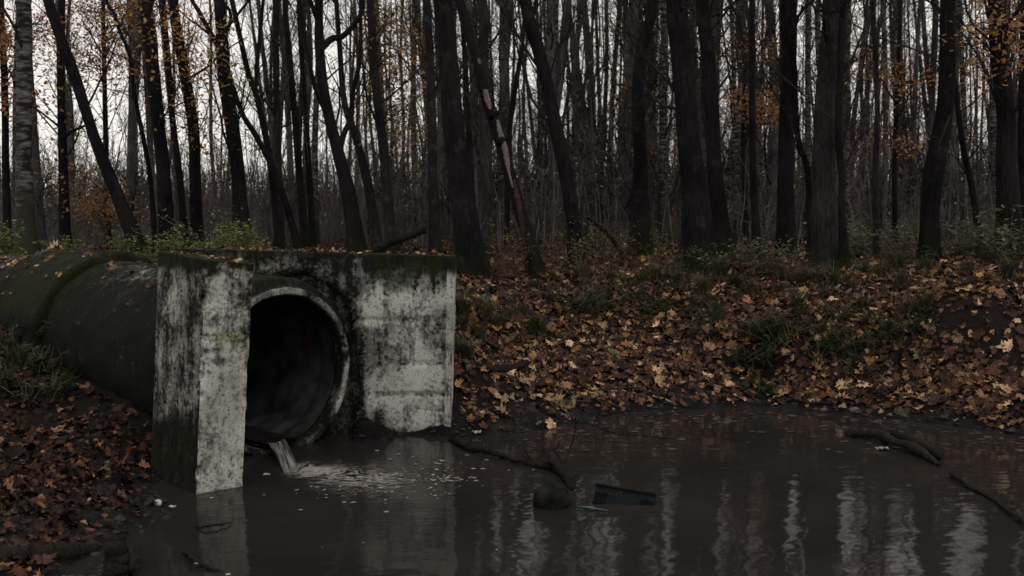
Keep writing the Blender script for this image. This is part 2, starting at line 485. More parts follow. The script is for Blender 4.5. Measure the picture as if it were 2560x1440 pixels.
# ------------------------------------------------------------------ the ground
ctl = []
def cz(px, py, z): p = G(px, py, z); ctl.append((p[0], p[1], z))
def cd(px, py, d): p = W(px, py, d); ctl.append(tuple(p))
for px, py in ((1130, 1088), (1250, 1080), (1450, 1056), (1540, 1030), (1720, 1018), (1900, 1012), (2050, 1022), (2200, 1038), (2400, 1062), (2560, 1085), (2800, 1130)):
    cz(px, py, 0.02)
    p = G(px, py + 45, -0.10); ctl.append(tuple(p))
for a in ((1200, 900, 9.6), (1200, 780, 10.5), (1230, 690, 11.9), (1500, 900, 10.1), (1500, 780, 11.1), (1520, 690, 12.6),
          (1700, 900, 10.2), (1700, 780, 11.1), (1720, 690, 12.6), (1900, 948, 10.12), (1900, 915, 10.2), (1900, 835, 10.3), (1900, 790, 10.8), (2500, 870, 9.35), (2430, 800, 9.62), (2430, 860, 9.5), (2150, 900, 9.9), (2150, 830, 10.0), (1900, 690, 12.4),
          (2100, 950, 9.7), (2100, 810, 10.35), (2100, 690, 12.3), (2300, 920, 9.6), (2300, 800, 10.1), (2300, 690, 12.0),
          (2560, 950, 8.95), (2560, 790, 9.6), (2560, 680, 11.6), (2900, 900, 9.2), (2900, 720, 10.6),
          (380, 1055, 7.65), (380, 1130, 7.2), (300, 975, 8.1), (200, 905, 8.6), (130, 850, 8.9), (40, 740, 9.8), (0, 700, 10.3), (-200, 680, 10.5), (-500, 700, 9.8),
          (0, 1100, 7.2), (0, 900, 8.5), (200, 1040, 7.6), (150, 1200, 6.5), (320, 1150, 7.0), (-300, 1100, 6.8), (-300, 900, 8.2)):
    cd(*a)
for a in ((400, 1265, 0.02), (340, 1300, 0.015), (250, 1350, 0.02), (120, 1330, 0.09), (0, 1390, 0.06), (130, 1440, 0.01), (-200, 1400, 0.15), (375, 1222, 0.0), (310, 1235, 0.03)):
    cz(*a)
for x in (-14, -9, -5, -2.5, 0, 2.5, 5, 9, 14):
    ctl.append((x, 15.5, 1.26)); ctl.append((x, 20, 1.28))
for a in ((-2.4, 9.6, 1.25), (-1.0, 9.3, 1.1), (-1.6, 10.5, 1.25), (-3.6, 11, 1.25), (-5, 12.5, 1.25), (-7.5, 11.5, 1.25), (-0.8, 11, 1.2),
          (-1.9, 8.0, -0.25), (-0.9, 8.15, -0.14), (-0.7, 8.2, -0.12), (-1.3, 8.2, -0.15), (-1.3, 7.6, -0.3),
          (0, 7.2, -.4), (1.5, 7.2, -.4), (3, 7, -.35), (0, 5, -.45), (2, 5, -.45), (4, 6, -.35), (-1, 5.2, -.35), (-1.3, 6.6, -.3), (-1.9, 5.0, -.12),
          (0, 3, -.2), (2, 3, -.25), (3.8, 4, -.25), (-2.2, 3.5, 0.08), (-4, 3, .3), (0, 1.2, .12), (3, 1.0, .15), (6, 3, .25), (6.5, 6, .2), (0, -1, .35), (-6, 0, .7), (6, -1, .7), (-8, 6, .9), (9, 7, .9), (-12, 8, 1.2), (13, 8, 1.2), (0, -8, 1), (-10, -8, 1.1), (10, -8, 1.1)):
    ctl.append(a)
ctl = np.array(ctl)
def _phi(r): return np.where(r > 1e-9, r * r * np.log(r + 1e-9), 0.0)
def _tps():
    X = ctl[:, :2]; n = len(X)
    K = _phi(np.linalg.norm(X[:, None] - X[None], axis=2)) + np.eye(n) * 0.02
    Pm = np.c_[np.ones(n), X]
    A = np.zeros((n + 3, n + 3)); A[:n, :n] = K; A[:n, n:] = Pm; A[n:, :n] = Pm.T
    return np.linalg.solve(A, np.r_[ctl[:, 2], 0, 0, 0])
_tw = _tps()
AX = np.array([-0.777, 0.629]); AX /= np.linalg.norm(AX)
PC = W(712, 933, 7.8)                   # centre of the pipe mouth
AXIS = np.array([AX[0], AX[1], 0.03]); AXIS /= np.linalg.norm(AXIS)
def height_raw(x, y):
    x = np.asarray(x, float); y = np.asarray(y, float)
    sh = x.shape; xf, yf = x.ravel(), y.ravel()
    z = np.empty(len(xf))
    for i in range(0, len(xf), 20000):
        q = np.stack([xf[i:i + 20000], yf[i:i + 20000]], 1)
        r = np.linalg.norm(q[:, None] - ctl[None, :, :2], axis=2)
        z[i:i + 20000] = _phi(r) @ _tw[:-3] + _tw[-3] + q @ _tw[-2:]
    far = np.clip((yf - 15) / 5, 0, 1)
    side = np.clip((np.abs(xf) - 12) / 5, 0, 1)
    back = np.clip((-yf - 5) / 4, 0, 1)
    k = np.maximum(np.maximum(far, side), back)
    z = np.clip(z, -0.5, 1.42)
    P3 = np.stack([xf, yf, 0 * xf], 1)
    z = z * (1 - k) + (1.28 + 0.12 * fbm(P3, 0.08, 2) * np.clip((np.hypot(xf, yf) - 12) / 20, 0, 1)) * k
    wet = np.clip((z + 0.02) / 0.25, 0.15, 1)
    z = z + wet * (0.045 * fbm(P3, 1.3, 3) + 0.035 * fbm(P3, 5.0, 3))
    return z.reshape(sh)
def height(x, y):
    z = height_raw(x, y)
    x = np.asarray(x, float); y = np.asarray(y, float)
    dx, dy = x - PC[0], y - PC[1]
    tt = dx * AX[0] + dy * AX[1]
    uu = -dx * AX[1] + dy * AX[0]
    # silt mound at the wall foot, right of the pipe mouth
    mc = W(905, 1075, 8.15)
    z = z + 0.36 * np.exp(-(((x - mc[0]) / 0.17) ** 2 + ((y - mc[1] - 0.05) / 0.16) ** 2)) + 0.12 * np.exp(-(((x - mc[0] - .2) / 0.12) ** 2 + ((y - mc[1]) / 0.12) ** 2))
    q3 = np.stack([x, y, 0 * x], -1)
    z = z + 0.014 * fbm(q3, 11.0, 3) * np.clip((z + 0.04) / 0.08, 0, 1)
    ins = (np.abs(uu) < 0.66) & (tt > -0.15) & (tt < 9)
    ins2 = (x < -1.15) & (x > -2.9) & (y > 8.2) & (y < 8.85) & (np.abs(uu) < 1.0)
    return np.where(ins | ins2, np.minimum(z, -0.35), z)
def axis_coords(lo, hi, step, far, grow):
    a = list(np.arange(lo, hi, step))
    s, v = step, a[-1]
    while v < far: s *= grow; v += s; a.append(v)
    s, v = step, lo; b = []
    return a, s
def coords(lo, hi, step, f0, f1, grow=1.13):
    a = list(np.arange(lo, hi, step))
    s, v, up = step, a[-1], []
    while v < f1: s *= grow; v += s; up.append(v)
    s, v, dn = step, lo, []
    while v > f0: s *= grow; v -= s; dn.append(v)
    return np.array(dn[::-1] + a + up)
gx = coords(-5.6, 6.6, 0.045, -260, 260)
gy = coords(4.2, 13.0, 0.045, -60, 420)
XX, YY = np.meshgrid(gx, gy)
ZZ = height(XX, YY)
nx, ny = len(gx), len(gy)
ii = (np.arange(ny - 1)[:, None] * nx + np.arange(nx - 1)[None]).ravel()
ground = mobj('ground', np.stack([XX.ravel(), YY.ravel(), ZZ.ravel()], 1), np.stack([ii, ii + 1, ii + nx + 1, ii + nx], 1), M['soil'])
tag(ground, kind='structure')

# ------------------------------------------------------------------ the pond
wx = np.linspace(-5.5, 7.5, 3); wy = np.linspace(0.5, 10.8, 3)
WX, WY = np.meshgrid(wx, wy)
pond = mobj('pond_water', np.stack([WX.ravel(), WY.ravel(), 0 * WX.ravel()], 1),
            np.array([[0, 1, 4, 3], [1, 2, 5, 4], [3, 4, 7, 6], [4, 5, 8, 7]]), M['water'])
tag(pond, kind='structure')

# ------------------------------------------------------------------ concrete headwall, wing wall, pipe
def blob(px, py, cx, cy, rx, ry, soft=2.0):
    return np.exp(-((np.abs(px - cx) / rx) ** soft + (np.abs(py - cy) / ry) ** soft))
def sstep(x, a, b):
    t = np.clip((x - a) / (b - a), 0, 1); return t * t * (3 - 2 * t)

def grid_faces(nu, nv, off=0, flip=False):
    i = (np.arange(nv - 1)[:, None] * nu + np.arange(nu - 1)[None]).ravel() + off
    f = np.stack([i, i + 1, i + nu + 1, i + nu], 1)
    return f[:, ::-1] if flip else f

def headwall():
    TL, TR = W(440, 621, 8.30), W(1137, 641, 8.38)
    BR, BL = W(1124, 1200, 8.38), W(400, 1200, 8.30)
    BR[2] = -0.35; BL[2] = -0.35
    cen = W(700, 930, 8.30)
    outline = [(560, 705), (640, 700), (700, 690), (770, 690), (830, 722), (872, 780), (886, 850), (890, 930), (893, 1000), (880, 1060), (868, 1120), (820, 1180), (700, 1240), (560, 1240), (470, 1100), (460, 930), (480, 780)]
    hp = smooth_path(np.array([W(a, b, 8.3)[[0, 2]] for a, b in outline] + [W(*outline[0], 8.3)[[0, 2]]]), 400)
    ang = np.arctan2(hp[:, 1] - cen[2], hp[:, 0] - cen[0])
    rad = np.hypot(hp[:, 1] - cen[2], hp[:, 0] - cen[0])
    o = np.argsort(ang); ang, rad = ang[o], rad[o]
    corners = [TR, TL, BL, BR]
    A = np.linspace(-np.pi, np.pi, 420, endpoint=False)
    ca = [math.atan2(c[2] - cen[2], c[0] - cen[0]) for c in corners]
    for c in ca: A[np.argmin(np.abs(A - c))] = c
    A = np.sort(A); nA = len(A)
    rin = np.interp(A, ang, rad, period=2 * np.pi)
    rin = rin * (1 + 0.012 * RNG.normal(size=nA)) + 0.03 * (vnoise(np.stack([np.cos(A) * 6, np.sin(A) * 6, 0 * A], 1), 1.0) - .5)
    rout = np.zeros(nA)
    for k, a in enumerate(A):
        d = np.array([math.cos(a), math.sin(a)]); best = 1e9
        for i in range(4):
            p, q = corners[i][[0, 2]] - cen[[0, 2]], corners[(i + 1) % 4][[0, 2]] - cen[[0, 2]]
            e = q - p; den = d[0] * e[1] - d[1] * e[0]
            if abs(den) < 1e-9: continue
            t = (p[0] * e[1] - p[1] * e[0]) / den; s = (p[0] * d[1] - p[1] * d[0]) / den
            if t > 0 and -1e-6 <= s <= 1 + 1e-6: best = min(best, t)
        rout[k] = best
    nr = 46
    u = np.linspace(0, 1, nr)[:, None]
    Rr = rin[None] * (1 - u) + rout[None] * u
    X = cen[0] + Rr * np.cos(A)[None]; Z = cen[2] + Rr * np.sin(A)[None]
    Y = 8.30 + 0.035 * (X + 2.4) + 0 * X
    P = np.stack([X, Y, Z], -1).reshape(-1, 3)
    px, py, _ = proj(P)
    inner = 1 - np.repeat(np.clip((np.linspace(0, 1, nr)[:, None] * (rout - rin)[None]) / 0.09, 0, 1).reshape(-1)[:, None], 1, 1)[:, 0]
    P[:, 1] += 0.010 * fbm(P, 4.0, 4) + 0.05 * np.clip(inner, 0, 1) ** 2
    # shutter-board joints cast into the face: shallow real steps
    for yy, x0 in ((908, 1000), (985, 935), (1022, 1060), (800, 880)):
        P[:, 1] += 0.014 * (np.abs(py - yy) < 5.0) * (px > x0)
    P[:, 1] += 0.006 * ((py > 985) & (px > 935))
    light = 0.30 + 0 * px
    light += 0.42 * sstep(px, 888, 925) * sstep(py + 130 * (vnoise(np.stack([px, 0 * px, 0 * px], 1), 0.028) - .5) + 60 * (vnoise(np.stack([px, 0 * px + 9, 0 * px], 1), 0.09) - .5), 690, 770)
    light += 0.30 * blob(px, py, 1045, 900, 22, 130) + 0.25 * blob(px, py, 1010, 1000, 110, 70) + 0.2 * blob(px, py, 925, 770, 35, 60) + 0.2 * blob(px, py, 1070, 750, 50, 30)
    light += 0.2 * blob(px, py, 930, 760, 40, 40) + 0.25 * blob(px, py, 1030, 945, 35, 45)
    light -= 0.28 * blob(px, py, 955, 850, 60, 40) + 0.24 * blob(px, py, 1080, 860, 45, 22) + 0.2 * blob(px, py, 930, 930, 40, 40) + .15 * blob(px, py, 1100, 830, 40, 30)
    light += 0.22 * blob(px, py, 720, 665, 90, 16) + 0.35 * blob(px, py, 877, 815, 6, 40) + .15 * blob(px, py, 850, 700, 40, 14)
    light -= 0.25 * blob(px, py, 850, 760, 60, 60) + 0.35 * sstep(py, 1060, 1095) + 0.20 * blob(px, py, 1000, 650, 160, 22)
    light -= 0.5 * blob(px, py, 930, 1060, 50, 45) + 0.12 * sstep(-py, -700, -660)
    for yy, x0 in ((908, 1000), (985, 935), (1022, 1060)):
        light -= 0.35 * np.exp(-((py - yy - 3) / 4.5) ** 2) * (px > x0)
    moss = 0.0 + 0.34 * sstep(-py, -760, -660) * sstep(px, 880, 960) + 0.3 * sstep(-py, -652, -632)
    moss += .2 * blob(px, py, 1000, 700, 30, 40) + .2 * blob(px, py, 1090, 710, 22, 40)
    nV = len(P)
    F = []
    i = np.arange(nr - 1)[:, None] * nA; j = np.arange(nA)[None]; j2 = (j + 1) % nA
    front = np.stack([i + j, i + nA + j, i + nA + j2, i + j2], -1).reshape(-1, 4)
    back = P.copy(); back[:, 1] += 0.28
    # only rings needed at the back
    bi = back[:nA].copy(); bo = back[-nA:].copy()
    bi[:, 1] = 8.58; bo[:, 1] = 8.58 + 0.035 * (bo[:, 0] + 2.4)
    k = np.arange(nA); k2 = (k + 1) % nA
    inn = np.stack([k, k2, nV + k2, nV + k], 1)
    top0 = (nr - 1) * nA
    outr = np.stack([top0 + k2, top0 + k, nV + nA + k, nV + nA + k2], 1)
    bk = np.stack([nV + k, nV + k2, nV + nA + k2, nV + nA + k], 1)
    V = np.concatenate([P, bi, bo])
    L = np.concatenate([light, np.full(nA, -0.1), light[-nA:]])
    mo = np.concatenate([moss, np.full(nA, 0.1), moss[-nA:]])
    # pale right-hand end strip
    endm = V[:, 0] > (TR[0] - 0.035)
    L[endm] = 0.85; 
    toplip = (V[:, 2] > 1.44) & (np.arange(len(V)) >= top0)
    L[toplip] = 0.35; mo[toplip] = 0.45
    return V, [np.concatenate([front, inn, outr, bk])], L, mo
hV, hF, hL, hM = headwall()
culvert = empty('concrete_culvert', (PC[0], 8.3, 0))
tag(culvert, 'stained concrete culvert with headwall, wing wall and big round pipe mouth spilling into the pond', 'culvert')
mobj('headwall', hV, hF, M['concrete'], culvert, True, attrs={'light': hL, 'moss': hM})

def backing():
    x = np.linspace(-2.6, -0.95, 60); z = np.linspace(-0.35, 1.45, 64)
    X_, Z_ = np.meshgrid(x, z); P = np.stack([X_.ravel(), np.full(X_.size, 8.44), Z_.ravel()], 1)
    P[:, 1] += 0.03 * fbm(P, 5, 3)
    f = grid_faces(60, 64)
    q = P[f].mean(1) - PC; dist = np.linalg.norm(q - (q @ AXIS)[:, None] * AXIS, axis=1)
    return P, f[dist > 0.70]
bV, bF = backing()
mobj('mortar_backing', bV, [bF], M['concrete'], culvert, True, attrs={'light': np.full(len(bV), 0.18), 'moss': np.full(len(bV), 0.1)})

def strip_end():
    # pale proud arris down the right end of the headwall
    zs = np.linspace(-0.1, 1, 60)
    a, b = W(1118, 641, 8.355), W(1110, 1110, 8.355)
    c, d = W(1137, 641, 8.335), W(1124, 1110, 8.335)
    t = np.linspace(0, 1.05, 70)[:, None]
    A_ = a + (b - a) * t; B_ = c + (d - c) * t
    B_[:, 0] += 0.006 * np.sin(t[:, 0] * 23) + RNG.normal(0, 0.0015, 70)
    B_[:, 0] -= 0.02 * np.exp(-((t[:, 0] - 0.56) / 0.05) ** 2)
    Cc = B_ + np.array([0.0, 0.30, 0]); D_ = A_ + np.array([0, 0.12, 0])
    V = np.concatenate([A_, B_, Cc, D_]); n = 70
    F = []
    for r in range(4):
        s = (r + 1) % 4
        i = np.arange(n - 1)
        F.append(np.stack([r * n + i, r * n + i + 1, s * n + i + 1, s * n + i], 1))
    F = np.concatenate(F)[:, ::-1]
    cap = np.array([[0, n, 2 * n, 3 * n]])
    px, py, _ = proj(V)
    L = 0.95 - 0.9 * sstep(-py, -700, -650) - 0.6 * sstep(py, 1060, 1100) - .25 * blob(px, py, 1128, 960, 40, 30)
    return V, [np.concatenate([F, cap])], L, 0.1 + 0.6 * sstep(-py, -720, -640)
V_, F_, L_, Mo_ = strip_end()
mobj('wall_arris', V_, F_, M['concrete'], culvert, False, attrs={'light': L_, 'moss': Mo_})

def wing():
    # corners: front-left, front-right, back-right, back-left ; top & bottom
    FLt, FRt, BLt = W(515, 651, 6.50), W(634, 660, 6.69), W(396, 629, 6.95)
    FLb, FRb, BLb = W(487, 1246, 6.50), W(597, 1226, 6.69), W(372, 1200, 6.95)
    dirb = np.array([-0.60, 0.80, 0])
    BRt = FRt + dirb * 1.75 + np.array([0, 0, .05]); BRb = FRb + dirb * 1.75
    for p in (FLb, FRb, BLb, BRb): p[2] = -0.30
    FLb[:2] -= 0.01; 
    V, F, L, Mo, off = [], [], [], [], 0
    def face(a, b, c, d, nu, nv, kind):
        nonlocal off
        u = np.linspace(0, 1, nu)[None, :, None]; v = np.linspace(0, 1, nv)[:, None, None]
        P = (a * (1 - u) + b * u) * (1 - v) + (d * (1 - u) + c * u) * v
        P = P.reshape(-1, 3)
        V.append(P); F.append(grid_faces(nu, nv, off)); off += len(P)
        px, py, _ = proj(P)
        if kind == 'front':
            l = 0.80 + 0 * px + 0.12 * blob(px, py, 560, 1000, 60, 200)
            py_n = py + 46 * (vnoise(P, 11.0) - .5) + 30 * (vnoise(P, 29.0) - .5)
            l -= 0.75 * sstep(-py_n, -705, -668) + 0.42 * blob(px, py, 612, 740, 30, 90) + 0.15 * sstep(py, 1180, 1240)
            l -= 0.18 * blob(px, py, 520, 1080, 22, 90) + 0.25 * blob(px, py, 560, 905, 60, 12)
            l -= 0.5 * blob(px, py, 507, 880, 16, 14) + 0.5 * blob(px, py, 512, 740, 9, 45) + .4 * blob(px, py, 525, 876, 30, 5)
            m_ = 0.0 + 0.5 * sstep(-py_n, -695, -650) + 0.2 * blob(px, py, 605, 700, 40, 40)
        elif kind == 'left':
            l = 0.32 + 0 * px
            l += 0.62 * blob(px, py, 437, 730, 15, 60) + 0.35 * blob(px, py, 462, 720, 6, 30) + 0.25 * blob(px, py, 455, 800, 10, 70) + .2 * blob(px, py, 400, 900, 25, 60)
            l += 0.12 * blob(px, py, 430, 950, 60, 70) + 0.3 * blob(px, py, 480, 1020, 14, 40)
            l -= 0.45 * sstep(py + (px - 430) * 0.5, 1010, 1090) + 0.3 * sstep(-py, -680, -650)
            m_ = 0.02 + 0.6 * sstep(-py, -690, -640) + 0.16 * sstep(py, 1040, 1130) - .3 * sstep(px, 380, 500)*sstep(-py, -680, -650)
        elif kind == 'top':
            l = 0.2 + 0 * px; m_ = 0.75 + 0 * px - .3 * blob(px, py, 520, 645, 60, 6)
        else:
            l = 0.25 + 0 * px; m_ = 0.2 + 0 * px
        L.append(l); Mo.append(m_)
    face(FLb, FRb, FRt, FLt, 30, 130, 'front')
    face(BLb, FLb, FLt, BLt, 50, 130, 'left')
    face(FRb, BRb, BRt, FRt, 40, 60, 'right')
    face(FLt, FRt, BRt, BLt, 26, 60, 'top')
    face(BRb, BLb, BLt, BRt, 14, 40, 'back')
    V = np.concatenate(V); L = np.concatenate(L); Mo = np.concatenate(Mo)
    # worn arrises: pull everything near the front-left edge inwards, unevenly
    t = (V[:, 2] - FLb[2]) / (FLt[2] - FLb[2])
    def pull(e0, e1, toward, amt, fr, seed):
        e = e0 + (e1 - e0) * t[:, None]
        dist = np.linalg.norm((V - e)[:, :2], axis=1)
        k = np.exp(-(dist / 0.03) ** 2)
        nz = np.clip(fbm(np.stack([0 * t + seed, 0 * t, V[:, 2]], 1), fr, 3) - 0.0, 0, 1)
        V[:, :] += (k * nz * amt)[:, None] * toward
    mid = (FLb + BRb) / 2 - FLb; mid[2] = 0; mid /= np.linalg.norm(mid)
    pull(FLb, FLt, mid, 0.14, 7.0, 3.3)
    mid2 = (FRb + BLb) / 2 - FRb; mid2[2] = 0; mid2 /= np.linalg.norm(mid2)
    pull(FRb, FRt, mid2, 0.035, 6.0, 7.1)
    V += 0.006 * np.stack([fbm(V + 3, 7, 3), fbm(V + 9, 7, 3), fbm(V + 5, 7, 3)], 1)
    # rounded mossy top edge
    k = np.exp(-((FLt[2] - V[:, 2]) / 0.02) ** 2)
    return V, np.concatenate(F), L, Mo
V_, F_, L_, Mo_ = wing()
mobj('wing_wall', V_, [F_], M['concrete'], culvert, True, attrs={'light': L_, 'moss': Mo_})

# faded yellow-green paint marks on the wing wall's narrow face
def paint(name, strokes, mat, off, depth_fn, wpx):
    Vp, Fp, o_ = [], [], 0
    for st_ in strokes:
        a = smooth_path(np.array(st_, float), 6 * len(st_))
        for i in range(len(a)):
            d = a[min(i + 1, len(a) - 1)] - a[max(i - 1, 0)]; d = d / (np.linalg.norm(d) + 1e-9); nn = np.array([-d[1], d[0]]) * wpx / 2 * RNG.uniform(.6, 1.2)
            for sgn in (-1, 1):
                x_, y_ = a[i] + sgn * nn; Vp.append(depth_fn(x_, y_))
        n_ = len(a); i = np.arange(n_ - 1) * 2 + o_
        Fp.append(np.stack([i, i + 1, i + 3, i + 2], 1)); o_ += 2 * n_
    return mobj(name, np.array(Vp), [np.concatenate(Fp)], mat, culvert, False)
M['paint_green'] = plain('faded_green_paint', (0.20, 0.22, 0.09), 0.8, 0.2, 0.5, 60)
M['paint_red'] = plain('dark_red_paint', (0.05, 0.010, 0.008), 0.8, 0.2, 0.6, 40)
_wa, _wb = W(501, 840, 6.50), W(617, 840, 6.69)
def on_wing(x_, y_):
    r_ = ray(x_, y_); e_ = _wb - _wa; n_ = np.array([e_[1], -e_[0], 0]); n_ /= np.linalg.norm(n_)
    if n_[1] > 0: n_ = -n_
    t_ = (n_ @ (_wa - np.array([0, 0, CAMZ]))) / (n_ @ r_); return np.array([0, 0, CAMZ]) + r_ * t_ + n_ * 0.02
gs = []
for k_ in range(4):
    x0 = 533 + k_ * 18
    gs += [[(x0, 832), (x0 + 6, 841), (x0 + 13, 850)], [(x0 + 13, 831), (x0 + 6, 842), (x0, 850)]]
paint('paint_mark', gs, M['paint_green'], 0, on_wing, 4.0)

# pipe frame
Uh = np.array([-AX[1], AX[0], 0.0]); Uh = -Uh if Uh[0] < 0 else Uh       # horizontal across
Vv = np.cross(AXIS, Uh); Vv = -Vv if Vv[2] < 0 else Vv
def lathe(profile, nA, t_noise=0.0, r_noise=0.0, seed=0):
    a = np.linspace(0, 2 * np.pi, nA, endpoint=False)
    pr = np.array(profile)
    T = pr[:, 0][:, None] + 0 * a; R = pr[:, 1][:, None] + 0 * a
    d = np.cos(a)[None, :, None] * Uh + np.sin(a)[None, :, None] * Vv
    P = PC + T[..., None] * AXIS + R[..., None] * d
    if r_noise:
        q = P.reshape(-1, 3)
        dn = fbm(q + seed, 6.0, 4).reshape(T.shape)
        P = P + (dn * r_noise)[..., None] * d
        if t_noise: P = P + (fbm(q + seed + 7, 9.0, 3).reshape(T.shape) * t_noise)[..., None] * AXIS
    k = len(pr)
    i = np.arange(k - 1)[:, None] * nA; j = np.arange(nA)[None]; j2 = (j + 1) % nA
    F = np.stack([i + j, i + j2, i + nA + j2, i + nA + j], -1).reshape(-1, 4)
    return P.reshape(-1, 3), F, T.reshape(-1), R.reshape(-1), np.tile(a, k)
def seg(t0, r0, t1, r1, n): return list(zip(np.linspace(t0, t1, n), np.linspace(r0, r1, n)))
pipe = empty('concrete_pipe', PC)
tag(pipe, 'wide mossy concrete drain pipe running through the headwall into the left bank', 'pipe')
pipe.parent = None
# mouth ring: bright chipped lip with a dark collar behind it
prof = seg(0.55, 0.755, 0.10, 0.755, 8) + seg(0.085, 0.75, 0.07, 0.735, 2) + seg(0.065, 0.69, 0.02, 0.685, 4) + seg(0.0, 0.675, 0.0, 0.632, 5) + seg(0.02, 0.615, 0.09, 0.608, 6)
P, F, T, R, A = lathe(prof, 200, 0.006, 0.010)
px, py, _ = proj(P)
up = np.sin(A)
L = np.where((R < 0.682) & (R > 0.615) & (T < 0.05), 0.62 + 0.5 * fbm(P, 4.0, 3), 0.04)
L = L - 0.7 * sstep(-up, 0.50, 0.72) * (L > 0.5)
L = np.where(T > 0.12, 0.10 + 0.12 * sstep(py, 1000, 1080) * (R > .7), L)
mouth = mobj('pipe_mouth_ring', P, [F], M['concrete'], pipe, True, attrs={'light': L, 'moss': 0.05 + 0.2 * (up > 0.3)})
# interior with shallow cast ridges
prof = []
for k, t_ in enumerate(np.linspace(0.085, 12, 240)):
    prof.append((t_, 0.598 + 0.004 * math.sin(t_ * 38 + 2 * math.sin(t_ * 3.1)) + (0.02 if abs((t_ % 2.35) - 0.3) < 0.04 else 0)))
P, F, T, R, A = lathe(prof, 96, 0, 0.016, 4)
up = np.sin(A)
L = 0.36 + 0.30 * sstep(-up, 0.55, 0.85) * (up > -0.97) - 0.40 * (up < -0.93) + .08*fbm(P, 3, 3)
M['pipe_inner'] = plain('damp_pipe_lining', (0.031, 0.030, 0.031), 0.75, 0.08, 0.6, 5)
mobj('pipe_interior', P, [F[:, ::-1]], M['pipe_inner'], pipe, True)
def in_pipe(x_, y_):
    r_ = ray(x_, y_); o_ = np.array([0, 0, CAMZ]) - PC
    rp = r_ - (r_ @ AXIS) * AXIS; op = o_ - (o_ @ AXIS) * AXIS
    a_, b_, c_ = rp @ rp, 2 * rp @ op, op @ op - 0.586 ** 2
    t_ = (-b_ + math.sqrt(max(b_ * b_ - 4 * a_ * c_, 0))) / (2 * a_)
    return np.array([0, 0, CAMZ]) + r_ * t_
paint('red_paint_mark', [[(762, 782), (764, 830), (766, 888)], [(748, 868), (758, 872), (772, 866)], [(752, 800), (760, 806), (770, 800)]], M['paint_red'], 0, in_pipe, 8.0)
cap = PC + AXIS * 12
a = np.linspace(0, 2 * np.pi, 96, endpoint=False)
Pc = cap + 0.6 * (np.cos(a)[:, None] * Uh + np.sin(a)[:, None] * Vv)
for (n_, t0, t1, r, bell) in (('pipe_section', 0.5, 2.62, 0.755, 0), ('pipe_section', 2.45, 4.45, 0.835, 1), ('pipe_section', 4.30, 6.9, 0.68, 0), ('pipe_section', 6.7, 12, 0.66, 0)):
    prof = seg(t0, r - 0.1, t0, r - 0.02, 4) + seg(t0 + 0.02, r, t1 - 0.02, r, 42) + seg(t1, r - 0.02, t1, r - 0.1, 3)
    if bell: prof = [(t_, r_ - 0.15 * sstep(t_, 3.3, 4.35) + 0.01 * math.sin((t_ - t0) * 3)) for t_, r_ in prof]
    P, F, T, R, A = lathe(prof, 110, 0.0, 0.02, t0)
    up = np.sin(A)
    px, py, _ = proj(P)
    L = -0.20 + 0.20 * fbm(P, 2.2, 3) + 0.30 * sstep(up, 0.7, 0.97) + 0.16 * blob(px, py, 320, 690, 50, 22) - .12 * sstep(-up, -.5, .2)  # darker down the sides: shadow on the pipe's lower part painted into the tone
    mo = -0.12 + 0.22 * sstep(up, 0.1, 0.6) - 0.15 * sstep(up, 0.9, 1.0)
    jn = np.minimum(np.abs(T - 2.5), np.abs(T - 3.0))
    mo = mo + 0.45 * np.exp(-(jn / 0.30) ** 2) * sstep(up, -0.1, 0.4) - (0.25 if t0 < 1 else 0) * sstep(-T, -2.0, -1.0)
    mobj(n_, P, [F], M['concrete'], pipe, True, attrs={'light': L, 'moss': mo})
# shallow stream lying in the pipe
def stream():
    pts = []
    n = 30
    lip = PC + AXIS * 0.0 - Vv * 0.585
    # inside: along the invert
    rows = []
    for s in np.linspace(-5, 0, 14):
        c = PC - AXIS * s - Vv * 0.570
        rows.append((c, 0.15))
    s0 = W(690, 1106, 7.68); s1 = G(728, 1184, -0.01)
    for s in np.linspace(0.0, 1, 16):
        c = s0 + (s1 - s0) * s; c[2] = s0[2] + (s1[2] - s0[2]) * s ** 1.8
        rows.append((c, 0.088 - 0.022 * s + 0.006 * math.sin(9 * s)))
    V = []
    nu = 24
    for k, (c, hw) in enumerate(rows):
        for j in range(nu):
            u = j / (nu - 1) * 2 - 1
            p = c + Uh * u * hw
            p = p + np.array([0, 0, 0.018 * u * u * (1 if k < 14 else 1)])
            V.append(p)
    V = np.array(V)
    V[:, 2] += 0.006 * fbm(V * np.array([1, 1, 0]), 14, 3)
    return V, grid_faces(nu, len(rows))
